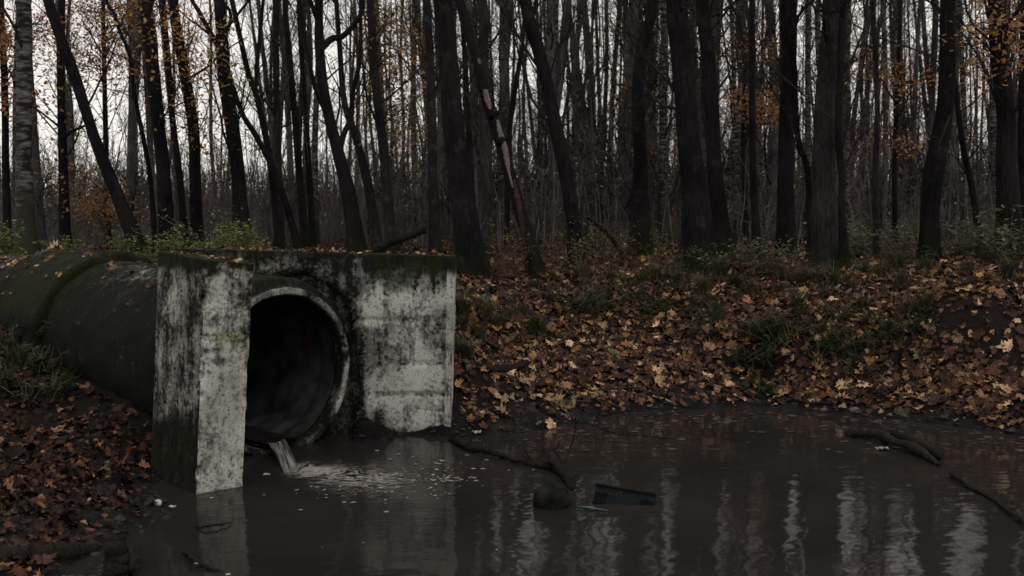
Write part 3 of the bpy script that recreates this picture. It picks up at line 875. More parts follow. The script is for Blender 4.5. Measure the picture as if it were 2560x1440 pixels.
def stream_mat():
    m, t, b = newmat('running_water')
    g = N(t, 'ShaderNodeAttribute', attribute_name='across')
    g2 = N(t, 'ShaderNodeAttribute', attribute_name='along')
    cb = N(t, 'ShaderNodeCombineXYZ'); t.links.new(g.outputs['Fac'], cb.inputs[0]); t.links.new(g2.outputs['Fac'], cb.inputs[1])
    mp = N(t, 'ShaderNodeMapping'); mp.inputs['Scale'].default_value = (13, 0.7, 1); t.links.new(cb.outputs[0], mp.inputs[0])
    n = N(t, 'ShaderNodeTexNoise', Scale=1.0, Detail=5.0, Roughness=0.6); t.links.new(mp.outputs[0], n.inputs['Vector'])
    r = ramp(t, [(0.38, (0.05, 0.045, 0.042)), (0.5, (0.17, 0.16, 0.15)), (0.68, (0.45, 0.43, 0.41))], n.outputs['Fac'])
    t.links.new(r.outputs[0], b.inputs['Base Color'])
    b.inputs['Roughness'].default_value = 0.18; b.inputs['IOR'].default_value = 1.33
    bump(t, b, n.outputs['Fac'], 0.6, 0.02)
    al = ramp(t, [(0.30, (0.15, 0.15, 0.15)), (0.52, (0.9, 0.9, 0.9))], n.outputs['Fac'])
    ed = ramp(t, [(0.0, (0.0, 0.0, 0.0)), (0.16, (1, 1, 1)), (0.84, (1, 1, 1)), (1.0, (0, 0, 0))], g.outputs['Fac'])
    me_ = N(t, 'ShaderNodeMath', operation='MULTIPLY'); t.links.new(al.outputs[0], me_.inputs[0]); t.links.new(ed.outputs[0], me_.inputs[1])
    t.links.new(me_.outputs[0], b.inputs['Alpha'])
    return m
M['stream'] = stream_mat()
Vs, Fs = stream()
nu = 24
nr_ = len(Vs) // nu
inner = mobj('stream_in_pipe', Vs[:15 * nu], [Fs[:14 * (nu - 1)]], M['water'], None, True)
tag(inner, kind='stuff', label='shallow water lying along the bottom of the pipe', cat='water')
Vf, Ff = Vs[14 * nu:], grid_faces(nu, nr_ - 14)
across = np.tile(np.linspace(0, 1, nu), nr_ - 14); along = np.repeat(np.linspace(0, 3, nr_ - 14), nu)
st = mobj('falling_water', Vf, [Ff], M['stream'], None, True, attrs={'across': across, 'along': along})
tag(st, kind='stuff', label='thin stream of water pouring from the pipe mouth', cat='water')

# foam
def foam_mat():
    m, t, b = newmat('foam')
    g = N(t, 'ShaderNodeNewGeometry')
    at = N(t, 'ShaderNodeAttribute', attribute_name='dens')
    # swirl the pattern with a low-frequency warp
    wn = N(t, 'ShaderNodeTexNoise', Scale=2.2, Detail=2.0); t.links.new(g.outputs['Position'], wn.inputs['Vector'])
    sc = N(t, 'ShaderNodeVectorMath', operation='SCALE'); sc.inputs['Scale'].default_value = 0.5; t.links.new(wn.outputs['Color'], sc.inputs[0])
    ad = N(t, 'ShaderNodeVectorMath', operation='ADD'); t.links.new(g.outputs['Position'], ad.inputs[0]); t.links.new(sc.outputs[0], ad.inputs[1])
    mp = N(t, 'ShaderNodeMapping'); mp.inputs['Scale'].default_value = (0.55, 1.7, 1.0); mp.inputs['Rotation'].default_value = (0, 0, 0.25); t.links.new(ad.outputs[0], mp.inputs[0])
    n = N(t, 'ShaderNodeTexNoise', Scale=7.5, Detail=6.0, Roughness=0.62, Distortion=1.6); t.links.new(mp.outputs[0], n.inputs['Vector'])
    q = N(t, 'ShaderNodeMath', operation='SUBTRACT'); t.links.new(n.outputs['Fac'], q.inputs[0]); q.inputs[1].default_value = 0.5
    ab = N(t, 'ShaderNodeMath', operation='ABSOLUTE'); t.links.new(q.outputs[0], ab.inputs[0])
    # filaments where |n-.5| is small, widened by density
    wd = N(t, 'ShaderNodeMath', operation='MULTIPLY'); t.links.new(at.outputs['Fac'], wd.inputs[0]); wd.inputs[1].default_value = 0.085
    sb = N(t, 'ShaderNodeMath', operation='SUBTRACT'); t.links.new(wd.outputs[0], sb.inputs[0]); t.links.new(ab.outputs[0], sb.inputs[1])
    r = ramp(t, [(0.0, (0, 0, 0)), (0.06, (0.7, 0.7, 0.7))], sb.outputs[0])
    t.links.new(r.outputs[0], b.inputs['Alpha'])
    b.inputs['Base Color'].default_value = (0.42, 0.395, 0.365, 1)
    b.inputs['Roughness'].default_value = 0.5
    return m
M['foam'] = foam_mat()
nx_, ny_ = 110, 70
fx = np.linspace(-2.3, 0.6, nx_); fy = np.linspace(5.9, 7.95, ny_)
FX, FY = np.meshgrid(fx, fy)
FP = np.stack([FX.ravel(), FY.ravel(), np.full(FX.size, 0.004)], 1)
px, py, _ = proj(FP)
dens = 1.25 * blob(px, py, 770, 1175, 65, 20) + 1.0 * blob(px, py, 850, 1190, 90, 26) + 0.75 * blob(px, py, 960, 1200, 75, 30) + .25 * blob(px, py, 900, 1235, 160, 26) + .12 * blob(px, py, 1080, 1185, 110, 24) - 0.07
dens = dens * 0.85
foam = mobj('foam', FP, [grid_faces(nx_, ny_)], M['foam'], None, True, attrs={'dens': np.clip(dens, 0, 2)})
tag(foam, kind='stuff', label='pale foam swirling on the water below the pipe', cat='foam')
# specks of froth: tiny flat bubbles
fl = []
for _ in range(210):
    k = random.random()
    if k < .55: px_, py_ = random.gauss(1090, 70), random.gauss(1190, 22)
    elif k < .8: px_, py_ = random.gauss(900, 130), random.gauss(1225, 24)
    elif k < .9: px_, py_ = random.uniform(1000, 1110), random.gauss(1085, 8)
    else: px_, py_ = random.uniform(600, 1500), random.uniform(1140, 1400)
    if px_ < 640 or (px_<1120 and py_ < 1120): continue
    p = G(px_, py_, 0.005)
    r_ = random.choice((0.004, 0.006, 0.009, 0.013))
    a = np.arange(7) / 7 * 2 * np.pi
    V = np.stack([p[0] + r_ * np.cos(a) * random.uniform(.8, 1.6), p[1] + r_ * np.sin(a), np.full(7, 0.006)], 1)
    V = np.concatenate([V, [[p[0], p[1], 0.006 + r_ * .3]]])
    fl.append((V, np.stack([np.arange(7), (np.arange(7) + 1) % 7, np.full(7, 7)], 1)))
V, F = join(fl)
fo = mobj('froth_specks', V, F, plain('froth', (0.22, 0.205, 0.19)), None, True)
tag(fo, kind='stuff', label='scattered froth bubbles drifting on the pond', cat='foam')

# ------------------------------------------------------------------ leaves
def maple(seed):
    r = random.Random(seed)
    # half outline of a five-lobed leaf, unit size
    half = [(0.0, -0.42), (0.10, -0.36), (0.34, -0.40), (0.27, -0.22), (0.50, -0.10), (0.33, -0.02), (0.47, 0.22), (0.27, 0.17), (0.16, 0.20), (0.20, 0.40), (0.09, 0.36), (0.0, 0.60)]
    right = [(x * r.uniform(.85, 1.1), y * r.uniform(.92, 1.05)) for x, y in half]
    left = [(-x * r.uniform(.85, 1.1), y * r.uniform(.92, 1.05)) for x, y in half[1:-1]][::-1]
    pts = right + left
    pts = np.array(pts)
    c = np.array([[0, -0.08]])
    P2 = np.concatenate([pts, c])
    a, b, cc = r.uniform(-.8, 1.1), r.uniform(-.8, 1.0), r.uniform(-.7, .7)
    z = a * P2[:, 0] ** 2 * 1.6 + b * P2[:, 1] ** 2 * .9 + cc * P2[:, 0] * P2[:, 1] + 0.10 * np.abs(P2[:, 0]) * r.choice((0, 1, 1.5))
    z[:-1] += np.array([r.uniform(-.09, .11) for _ in pts])
    V = np.concatenate([P2, z[:, None]], 1)
    n = len(pts)
    F = np.stack([np.arange(n), (np.arange(n) + 1) % n, np.full(n, n)], 1)
    return V, F
MAPLES = [maple(s) for s in range(10)]
def oval(seed):
    r = random.Random(seed)
    a = np.arange(8) / 8 * 2 * np.pi
    P2 = np.stack([0.28 * np.cos(a), 0.5 * np.sin(a) * (1 + .15 * np.sin(a))], 1)
    P2 = np.concatenate([P2, [[0, 0]]])
    z = r.uniform(-.6, .9) * P2[:, 0] ** 2 + r.uniform(-.5, .6) * P2[:, 1] ** 2
    V = np.concatenate([P2, z[:, None]], 1)
    return V, np.stack([np.arange(8), (np.arange(8) + 1) % 8, np.full(8, 8)], 1)
OVALS = [oval(s) for s in range(4)]
PAL = np.array([(0.50, 0.34, 0.20), (0.40, 0.25, 0.13), (0.33, 0.175, 0.06), (0.25, 0.115, 0.035), (0.24, 0.135, 0.075), (0.13, 0.060, 0.032), (0.080, 0.034, 0.021), (0.045, 0.021, 0.016), (0.11, 0.038, 0.022), (0.026, 0.015, 0.013), (0.10, 0.10, 0.05)])
PW = np.array([0.04, 0.055, 0.055, 0.06, 0.07, 0.16, 0.17, 0.21, 0.065, 0.17, 0.025])

def normals(x, y, e=0.05):
    hx = (height(x + e, y) - height(x - e, y)) / (2 * e); hy = (height(x, y + e) - height(x, y - e)) / (2 * e)
    n = np.stack([-hx, -hy, np.ones_like(hx)], -1)
    return n / np.linalg.norm(n, axis=-1, keepdims=True)

def leaf_frames(n, nrm, tilt, rng):
    d = nrm + rng.normal(0, tilt, (n, 3)); d /= np.linalg.norm(d, axis=1, keepdims=True)
    a = rng.normal(0, 1, (n, 3)); a -= (a * d).sum(1)[:, None] * d; a /= np.linalg.norm(a, axis=1, keepdims=True)
    b = np.cross(d, a)
    return np.stack([a, b, d], 2)      # columns

# scatter positions by picture density
cand = []
rng = np.random.default_rng(5)
def scat(n, x0, x1, y0, y1):
    return np.stack([rng.uniform(x0, x1, n), rng.uniform(y0, y1, n)], 1)
pts = np.concatenate([scat(60000, -1.2, 7.4, 7.9, 14.5), scat(26000, -5.6, -1.4, 4.2, 12.5), scat(12000, -9, 12, 12.0, 26)])
z = height(pts[:, 0], pts[:, 1])
P3 = np.concatenate([pts, z[:, None]], 1)
px, py, dep = proj(P3)
cl_ = fbm(np.stack([pts[:, 0], pts[:, 1], 0 * z], 1), 0.9, 3)
prob = np.clip(0.78 + 0.95 * cl_, 0.22, 1.0)
prob *= np.where(pts[:, 0] < -1.4, np.clip((z + 0.0) / 0.07, 0.0, 1), np.clip((z - 0.01) / 0.14, 0.0, 1))
left = pts[:, 0] < -1.4
prob = np.where(left & (pts[:, 1] < 11), prob * 0.8, prob)
# bare earth: scarps and hollows on the right bank
for (cx_, cy_, rx_, ry_, s_) in ((2420, 800, 180, 55, .9), (1900, 920, 110, 60, .75), (2180, 880, 60, 60, .5), (1700, 960, 120, 26, .4), (1400, 870, 90, 18, .45), (2500, 860, 90, 50, .7), (2050, 870, 60, 60, .5)):
    prob = prob * (1 - s_ * blob(px, py, cx_, cy_, rx_, ry_))
dx, dy = pts[:, 0] - PC[0], pts[:, 1] - PC[1]
tt = dx * AX[0] + dy * AX[1]; uu = -dx * AX[1] + dy * AX[0]
prob = np.where((np.abs(uu) < 0.8) & (tt > -0.2) & (tt < 8), 0, prob)
prob = np.where((pts[:, 0] < -0.45) & (pts[:, 0] > -2.9) & (pts[:, 1] < 8.7) & (pts[:, 1] > 6.4) & (pts[:, 0] > -2.6 + (7.9 - pts[:, 1]) * .3), 0, prob)
keep = rng.random(len(pts)) < prob
P3 = P3[keep]
nL = len(P3)
nrm = normals(P3[:, 0], P3[:, 1])
size = np.exp(rng.normal(math.log(0.060), 0.48, nL)).clip(0.022, 0.15)
ci = rng.choice(len(PAL), nL, p=PW / PW.sum())
colr = PAL[ci] * rng.uniform(0.45, 1.15, (nL, 1))
colr = colr * 0.86 + colr.mean(1, keepdims=True) * 0.14
lb = (P3[:, 0] < -1.4) & (P3[:, 1] < 9)
colr[lb] *= np.array([0.75, 0.58, 0.55]) * rng.choice([0.35, 0.7, 1.25], (lb.sum(), 1), p=[.5, .38, .12])
size[lb] *= 0.82
Fr = leaf_frames(nL, nrm, 0.34, rng)
lift = rng.uniform(0.004, 0.035, nL)
tmpl = rng.integers(0, 12, nL)
px, py, dep = proj(P3)
vis = (px > 0) & (px < 2560) & (py < 1440)
vis &= ~((px > 380) & (px < 1135) & (py > 640) & (py < 1230))
bright = colr.sum(1)
score = size / dep * np.clip(bright / 0.35, .55, 1.15) * vis * (tmpl < 10)
order = np.argsort(-score)
solo = order[:300]
TEMPL = MAPLES + OVALS[:2]
leaf_me = [mesh_data('fallen_leaf', V, F, M['leaf_obj'], True) for V, F in TEMPL]
for q, i in enumerate(solo):
    o = bpy.data.objects.new('fallen_leaf', leaf_me[tmpl[i]])
    C.objects.link(o); o.parent = ground
    from mathutils import Matrix
    R_ = Matrix(Fr[i].tolist()).to_4x4()
    c_ = P3[i] + nrm[i] * (lift[i] + 0.012)
    o.matrix_world = Matrix.Translation(c_.tolist()) @ R_ @ Matrix.Scale(float(size[i]), 4)
    o.color = (*[float(min(v, .6)) for v in colr[i] * (1.15 if px[i] > 1130 else 1.0)], 1)
def joined_leaves(P, Fr, size, tm, colr, templ):
    parts, cols = [], []
    Vs, Fs, Cs, off = [], [], [], 0
    for k, (V, F) in enumerate(templ):
        idx = np.where(tm == k)[0]
        if not len(idx): continue
        Q = np.einsum('nij,mj->nmi', Fr[idx], V) * size[idx][:, None, None] + P[idx][:, None]
        m = len(V)
        Vs.append(Q.reshape(-1, 3)); Cs.append(np.repeat(colr[idx], m, axis=0))
        Fs.append((F[None] + (np.arange(len(idx)) * m)[:, None, None] + off).reshape(-1, 3)); off += len(idx) * m
    return np.concatenate(Vs), [np.concatenate(Fs)], np.concatenate(Cs)
rest = np.setdiff1d(np.arange(nL), solo)
V, F, Cc = joined_leaves(P3[rest] + nrm[rest] * lift[rest][:, None], Fr[rest], size[rest], tmpl[rest], colr[rest], TEMPL)
lit = mobj('leaf_litter', V, F, M['leaf_col'], ground, True, col=Cc)
tag(lit, kind='stuff')

# leaves under the skin of the water and floating on it near the far shore
n = 170
fp = []
while len(fp) < n:
    a, b = rng.uniform(1300, 2600), rng.uniform(1030, 1130)
    sh = np.interp(a, [1130, 1450, 1540, 1900, 2200, 2560], [1088, 1056, 1030, 1014, 1040, 1087])
    if b < sh + 6 or rng.random() > np.exp(-(b - sh) / 40): continue
    fp.append(G(a, b, 0.004))
fp = np.array(fp)
sz = rng.uniform(0.04, 0.10, n); fr = leaf_frames(n, np.tile([0, 0, 1.0], (n, 1)), 0.02, rng)
cc = np.array([0.048, 0.034, 0.027]) * rng.uniform(0.6, 1.7, (n, 1))
flat = [(V * np.array([1, 1, 0.04]), F) for V, F in TEMPL]
V, F, Cc = joined_leaves(fp, fr, sz, rng.integers(0, 12, n), cc, flat)
V[:, 2] = np.clip(V[:, 2], 0.002, 0.01)
fl_ = mobj('floating_leaves', V, F, M['leaf_col'], None, True, col=Cc)
tag(fl_, kind='stuff', label='sodden brown leaves floating along the far shore', cat='leaves')

# ------------------------------------------------------------------ trees
def grow(P, R, rng, n1=14, n2=60, n3=220, len1=2.2, up=0.6, tmin=0.25, rmin=0.004, sides=3, az=None, tmax=1.0):
    """branches on trunk path P (k,3): returns list of (V,F)"""
    k = len(P); out_ = []
    def lvl(SP, SD, Ln, R0, K, bend, wob):
        n = len(SP)
        st_ = (Ln / (K - 1))[:, None]
        pts_ = [SP]; d = SD / np.linalg.norm(SD, axis=1, keepdims=True)
        for _ in range(K - 1):
            d = d + rng.normal(0, wob, (n, 3)) + np.array([0, 0, bend]); d /= np.linalg.norm(d, axis=1, keepdims=True)
            pts_.append(pts_[-1] + d * st_)
        Q = np.stack(pts_, 1)
        rr = R0[:, None] * np.linspace(1, 0.35, K)[None]
        return Q, np.maximum(rr, rmin * 0.6)
    t = np.sort(rng.uniform(tmin, tmax, n1))
    ti = t * (k - 1); i = np.clip(ti.astype(int), 0, k - 2); u = (ti - i)[:, None]
    SP = P[i] * (1 - u) + P[i + 1] * u
    Rt = R[i] * (1 - u[:, 0]) + R[i + 1] * u[:, 0]
    aa = rng.uniform(0, 2 * np.pi, n1)
    SD = np.stack([np.cos(aa), np.sin(aa), rng.normal(up + .5, 0.35, n1)], 1)
    Q1, R1 = lvl(SP, SD, len1 * rng.uniform(0.45, 1.15, n1) * (1.15 - 0.55 * t), np.clip(Rt * rng.uniform(.10, .28, n1), rmin * 1.6, .035), 7, 0.10, 0.16)
    out_.append(tubes(Q1, R1, max(sides, 4)))
    def sub(Q, Rq, n, f, K, wob, rk):
        m, kk, _ = Q.shape
        a = rng.integers(0, m, n); s = rng.uniform(0.2, 1.0, n) * (kk - 1.001); i = s.astype(int); u = (s - i)[:, None]
        SP = Q[a, i] * (1 - u) + Q[a, i + 1] * u
        D = Q[a, i + 1] - Q[a, i]; D /= np.linalg.norm(D, axis=1, keepdims=True)
        L = np.linalg.norm(Q[a, -1] - Q[a, 0], axis=1) * f * rng.uniform(0.4, 1.2, n)
        SD = D + rng.normal(0, 0.55, (n, 3))
        return lvl(SP, SD, L, np.maximum(Rq[a, i] * rk, rmin), K, 0.04, wob)
    if n2:
        Q2, R2 = sub(Q1, R1, n2, 0.5, 5, 0.15, 0.55); out_.append(tubes(Q2, R2, sides))
        if n3:
            Q3, R3 = sub(Q2, R2, n3, 0.55, 4, 0.18, 0.6); out_.append(tubes(Q3, R3, sides))
    return out_

def trunk_path(pts, d, top, rng, dd=0.0, n=44):
    """pts [(px,py,w)] from top of the picture to the base."""
    q = []
    for (a, b, w_) in pts:
        p = W(a, b, d); q.append([*p, w_ / 2 / F_PX * d])
    q = q[::-1]                                # base first
    q = np.array(q)
    gz = float(height_raw(q[0, 0], q[0, 1]))
    base = q[0].copy(); base[2] = min(gz - 0.15, base[2] - 0.1); base[3] *= 1.25
    q = np.concatenate([[base], q])
    dirn = q[-1, :3] - q[-2, :3]; dirn /= np.linalg.norm(dirn)
    dirn = dirn * np.array([0.55, 1, 1]); dirn /= np.linalg.norm(dirn)
    h0 = q[-1, 2]; r0 = q[-1, 3]
    ex = []
    m = 5
    for k in range(1, m + 1):
        s = k / m
        p = q[-1, :3] + dirn * (top - h0) * s
        p = p + rng.normal(0, 0.12, 3) * np.array([1, 1, 0])
        ex.append([*p, max(r0 * (1 - 0.8 * s), 0.012)])
    q = np.concatenate([q, ex])
    # resample by arclength-ish
    return smooth_path(q, n)

def trunk_mesh(q, sides=14, rough=0.05, flare=True, seed=0.0):
    P, R = q[:, :3], q[:, 3]
    V, F = tubes(P[None], R[None], sides)
    k = len(P)
    Vr = V.reshape(k, sides, 3); D = Vr - P[:, None]
    nz = fbm(Vr.reshape(-1, 3) * np.array([1, 1, .35]) + seed, 3.5, 3).reshape(k, sides)
    sc = 1 + rough * 2.2 * nz
    if flare:
        hgt = (P[:, 2] - P[0, 2])
        a = np.arange(sides) / sides * 2 * np.pi
        fl = np.exp(-np.clip(hgt - 0.15, 0, 9) / 0.28)[:, None] * (0.16 + 0.2 * np.cos(a * 3 + seed)[None] + .12 * np.cos(a * 5 + seed * 2)[None])
        sc = sc + fl
    V = (P[:, None] + D * sc[..., None]).reshape(-1, 3)
    return V, F

TREES = []
def main_tree(name, label, pts, d, mat='bark', top=16.0, limbs=(), n=(17, 95, 460), len1=2.2, tmin=0.22, seed=0, group='trees standing along the edge of the wood', cat='tree', sides=14, rough=0.06):
    rng = np.random.default_rng(100 + seed)
    q = trunk_path(pts, d, top, rng)
    base = q[1, :3].copy(); base[2] = float(height_raw(base[0], base[1]))
    e = empty(name, base)
    tag(e, label, cat, group)
    V, F = trunk_mesh(q, sides, rough, True, seed * 1.7)
    mobj('trunk', V, [F], M[mat], e)
    for lp in limbs:
        a = np.array([[*W(x, y, d + o_), w_ / 2 / F_PX * d] for (x, y, w_, o_) in lp])
        qq = smooth_path(a, 18)
        V, F = tubes(qq[None, :, :3], qq[None, :, 3], 9)
        V += 0.006 * fbm(V, 6, 2)[:, None]
        limb_o = mobj('limb', V, [F], M[mat], e)
        br = grow(qq[:, :3], qq[:, 3], rng, 7, 26, 90, 1.3, 0.4, 0.25)
        Vb, Fb = join(br); tw_ = mobj('twigs', Vb, Fb, M['twig'], e); tw_.parent = limb_o; tag(tw_, kind='stuff')
    br = grow(q[:, :3], q[:, 3], rng, *n, len1=len1, tmin=tmin)
    Vb, Fb = join(br)
    tag(mobj('branches', Vb, Fb, M['twig'], e), kind='stuff')
    TREES.append((e, q, d))
    return e, q

def foliage(e, q, boxes, d, n, pal, size=0.055, seed=0, spread=0.30, twigs=True):
    """leaves held on thin side branches that spring from the trunk."""
    rng = np.random.default_rng(500 + seed)
    P = q[:, :3]
    paths, LP = [], []
    for (cx_, cy_, rx_, ry_, cnt) in boxes:
        for _ in range(cnt):
            tgt = W(rng.normal(cx_, rx_ * .5), rng.normal(cy_, ry_ * .5), d + rng.normal(0, 0.8))
            src = P[np.argmin(np.abs(P[:, 2] - (tgt[2] - rng.uniform(0.1, .7))))]
            mid = (src + tgt) / 2 + rng.normal(0, 0.12, 3) + np.array([0, 0, 0.1])
            pp = smooth_path(np.array([src, mid, tgt]), 9)
            paths.append(pp)
            m = max(4, int(2.0 * n / max(1, sum(b[4] for b in boxes))))
            s = rng.integers(3, 9, m)
            LP.append(pp[s] + rng.normal(0, spread, (m, 3)) * np.array([1, 1, 0.45]))
    paths = np.array(paths)
    rr = np.linspace(0.011, 0.004, 9)[None].repeat(len(paths), 0) * (d / 14) ** .3
    V, F = tubes(paths, rr, 3)
    lt_ = tag(mobj('leafy_twigs', V, [F], M['twig'], e), kind='stuff')
    LP = np.concatenate(LP); m = len(LP)
    fr = leaf_frames(m, np.tile([0, -0.2, 1.0], (m, 1)), 0.5, rng)
    pal = np.array(pal)
    cc = pal[rng.integers(0, len(pal), m)] * rng.uniform(.6, 1.25, (m, 1))
    V, F, Cc = joined_leaves(LP, fr, rng.uniform(.6, 1.4, m) * size * 1.45, rng.integers(0, 2, m), cc, OVALS[:2])
    lv_ = tag(mobj('leaves', V, F, M['leaf_tree'], e, True, col=Cc), kind='stuff'); lv_.parent = lt_

YEL = [(0.46, 0.29, 0.11), (0.38, 0.22, 0.08), (0.50, 0.35, 0.16), (0.30, 0.16, 0.06)]
ORA = [(0.36, 0.17, 0.07), (0.42, 0.23, 0.10), (0.28, 0.12, 0.05), (0.34, 0.19, 0.09)]
OLI = [(0.26, 0.19, 0.06), (0.32, 0.23, 0.08), (0.20, 0.15, 0.05)]

T = main_tree
T('birch_tree', 'pale birch with black-banded bark and a mossy foot, behind the left end of the pipe', [(58, 0, 36), (60, 200, 37), (60, 400, 39), (64, 540, 44), (70, 640, 56)], 14.5, 'birch', seed=1, rough=.03)
e, q = T('bare_tree', 'leaning dark tree that slants from top left down to the bushes behind the pipe', [(118, -20, 22), (150, 90, 25), (190, 200, 27), (238, 350, 28), (290, 480, 32), (352, 640, 42)], 16, seed=2, top=9)
T('bare_tree', 'straight narrow dark trunk crossed by the slanting tree, right of the pale birch', [(154, 0, 18), (152, 200, 19), (156, 350, 21), (160, 500, 26), (164, 620, 30)], 19, seed=3, limbs=[[(160, 345, 9, 0), (180, 328, 8, 0.1), (205, 318, 6, 0.2), (240, 300, 4, .3)]])
e, q = T('maple_tree', 'slim tree with rusty orange leaves at the left edge of the photo', [(4, 0, 13), (12, 200, 15), (14, 400, 18), (20, 610, 22)], 19, seed=4)
foliage(e, q, [(10, 60, 45, 70, 9), (70, 130, 50, 90, 5), (120, 60, 40, 50, 4), (20, 240, 40, 60, 4)], 17, 700, ORA, .05, 4)
e, q = T('maple_tree', 'thin upright tree with a fan of orange and yellow leaves beside the slanting tree', [(258, 0, 9), (260, 130, 11), (264, 330, 13), (270, 600, 15)], 22, seed=5, limbs=[[(258, 140, 6, 0), (235, 100, 4, .2), (205, 50, 3, .4)], [(258, 150, 6, 0), (290, 90, 4, -.2), (320, 20, 3, -.4)]])
foliage(e, q, [(255, 60, 70, 60, 14), (230, 130, 70, 50, 8), (330, 100, 60, 80, 8), (290, 20, 60, 30, 5)], 21, 1100, ORA + YEL, .05, 5)
foliage(e, q, [(230, 490, 70, 40, 12), (120, 250, 30, 40, 3), (150, 420, 60, 30, 4)], 18, 420, ORA[:2] + [(0.2, 0.11, 0.05)], .05, 6)
T('bare_tree', 'very thin crooked sapling that curves from the top down right of the orange tree', [(262, -10, 8), (284, 30, 9), (300, 80, 9), (325, 140, 10), (335, 230, 10), (355, 330, 11), (375, 440, 12), (388, 610, 14)], 18, seed=7)
T('bare_tree', 'sturdy dark tree standing above the left end of the green bushes', [(368, 0, 30), (380, 150, 31), (396, 300, 32), (408, 430, 33), (420, 620, 42)], 17, seed=8, n=(14, 90, 420))
T('bare_tree', 'narrow dark tree just right of the sturdy one above the green bushes', [(408, 0, 13), (418, 120, 14), (432, 300, 15), (450, 450, 17), (462, 615, 20)], 20, seed=9)
e, q = T('bare_tree', 'grey-black tree dotted with yellow leaves left of the wall top', [(432, 0, 25), (452, 130, 26), (470, 230, 27), (484, 330, 28), (488, 450, 29), (492, 620, 36)], 18.5, seed=10)
foliage(e, q, [(460, 60, 50, 50, 12), (440, 130, 50, 60, 10), (500, 200, 50, 70, 10), (470, 300, 60, 60, 8), (400, 20, 60, 30, 8)], 15, 420, YEL, .045, 10, .22)
e, q = T('bare_tree', 'tall forked tree whose long left limb climbs over the yellow-leaved one', [(548, -10, 27), (556, 110, 30), (562, 200, 32), (574, 270, 34), (592, 400, 34), (600, 500, 38), (606, 625, 50)], 16.5, seed=11, limbs=[[(556, 130, 17, 0), (525, 80, 14, .2), (498, 30, 12, .4), (470, -20, 10, .6), (440, -120, 8, .8)]], n=(16, 110, 520))
foliage(e, q, [(560, 170, 40, 80, 7), (530, 60, 40, 50, 5)], 15, 130, YEL, .045, 11, .2)
T('bare_tree', 'thin slanting tree that forks into a V left of the middle', [(578, -10, 12), (600, 90, 13), (620, 180, 14), (640, 235, 15), (655, 300, 16), (670, 370, 17), (682, 450, 18), (700, 620, 22)], 19, seed=12, limbs=[[(638, 235, 11, 0), (644, 150, 10, .1), (652, 60, 9, .2), (662, -30, 8, .3)]])
T('bare_tree', 'long thin pole leaning against the wood from the forked tree down to the right', [(560, 120, 10), (600, 270, 12), (640, 340, 14), (690, 440, 16), (740, 600, 20)], 17.5, seed=13, top=8)
T('bare_tree', 'straight grey trunk over the middle of the green bushes, right of the V-fork', [(690, 0, 15), (690, 120, 16), (692, 300, 18), (696, 450, 20), (700, 625, 26)], 21, 'bark_grey', seed=14)
T('bare_tree', 'slender tree bowing gently left, first of the pair above the pipe mouth', [(712, 0, 13), (722, 120, 15), (736, 280, 16), (748, 430, 18), (764, 625, 22)], 20, seed=15)
T('bare_tree', 'slender tree bowing gently left, second of the pair above the pipe mouth', [(748, 0, 12), (752, 100, 13), (762, 250, 14), (772, 420, 15), (784, 625, 19)], 20.5, seed=16)
T('bare_tree', 'crooked dark oak with snaking limbs above the middle of the headwall', [(798, -15, 18), (798, 100, 24), (806, 200, 26), (822, 290, 27), (845, 380, 30), (870, 480, 36), (890, 625, 46)], 15.5, seed=17,
  limbs=[[(800, 125, 18, 0), (830, 96, 17, .2), (855, 92, 15, .3), (890, 55, 13, .4), (905, 20, 12, .5), (915, -80, 10, .6)],
         [(848, 385, 17, 0), (858, 340, 15, .1), (878, 290, 13, .2), (882, 230, 12, .3), (898, 160, 11, .4), (902, 60, 9, .5), (898, -60, 8, .6)],
         [(836, 330, 12, 0), (808, 270, 10, -.1), (784, 210, 9, -.2), (768, 130, 8, -.3), (750, 30, 7, -.3)],
         [(798, 60, 15, 0), (786, 30, 12, -.1), (770, -10, 10, -.2)]], n=(10, 70, 300))
T('bare_tree', 'greyish tree with a sweeping bend between the crooked oak and the yellow leaves', [(848, 100, 12), (860, 250, 16), (888, 340, 18), (905, 400, 20), (925, 490, 23), (945, 625, 28)], 18, 'bark_grey', seed=18, top=12)
e, q = T('bare_tree', 'smooth grey tree rising behind the end of the yellow-olive leaves, above the headwall', [(925, 0, 18), (932, 120, 20), (945, 260, 22), (958, 370, 23), (968, 480, 25), (980, 630, 32)], 17, 'bark_grey', seed=19)
foliage(e, q, [(980, 90, 60, 60, 10), (1010, 180, 60, 50, 12), (990, 260, 70, 60, 9), (1020, 340, 50, 60, 6), (960, 40, 40, 40, 4)], 19, 900, OLI + YEL[:1], .05, 19, .28)
T('bare_tree', 'pale grey trunk close on the left of the thickest tree', [(1066, 0, 18), (1074, 120, 21), (1080, 300, 23), (1082, 450, 25), (1090, 640, 32)], 16, 'bark_grey', seed=20)
T('bare_tree', 'thickest black tree, standing just behind the right end of the headwall', [(1106, -10, 44), (1112, 60, 48), (1122, 180, 52), (1132, 300, 54), (1146, 420, 56), (1162, 540, 62), (1180, 700, 80)], 11.6, seed=21, top=14, n=(10, 80, 360), tmin=.35, sides=20)
T('bare_tree', 'straight grey trunk half hidden behind the peeling dead tree', [(1206, 0, 24), (1208, 120, 26), (1212, 300, 28), (1218, 450, 31), (1228, 690, 44)], 13.2, 'bark_grey', seed=22)
T('bare_tree', 'slim dark trunk in the gap between the thickest tree and the peeling one', [(1156, 60, 11), (1168, 250, 14), (1176, 400, 16), (1186, 640, 20)], 17, seed=23)
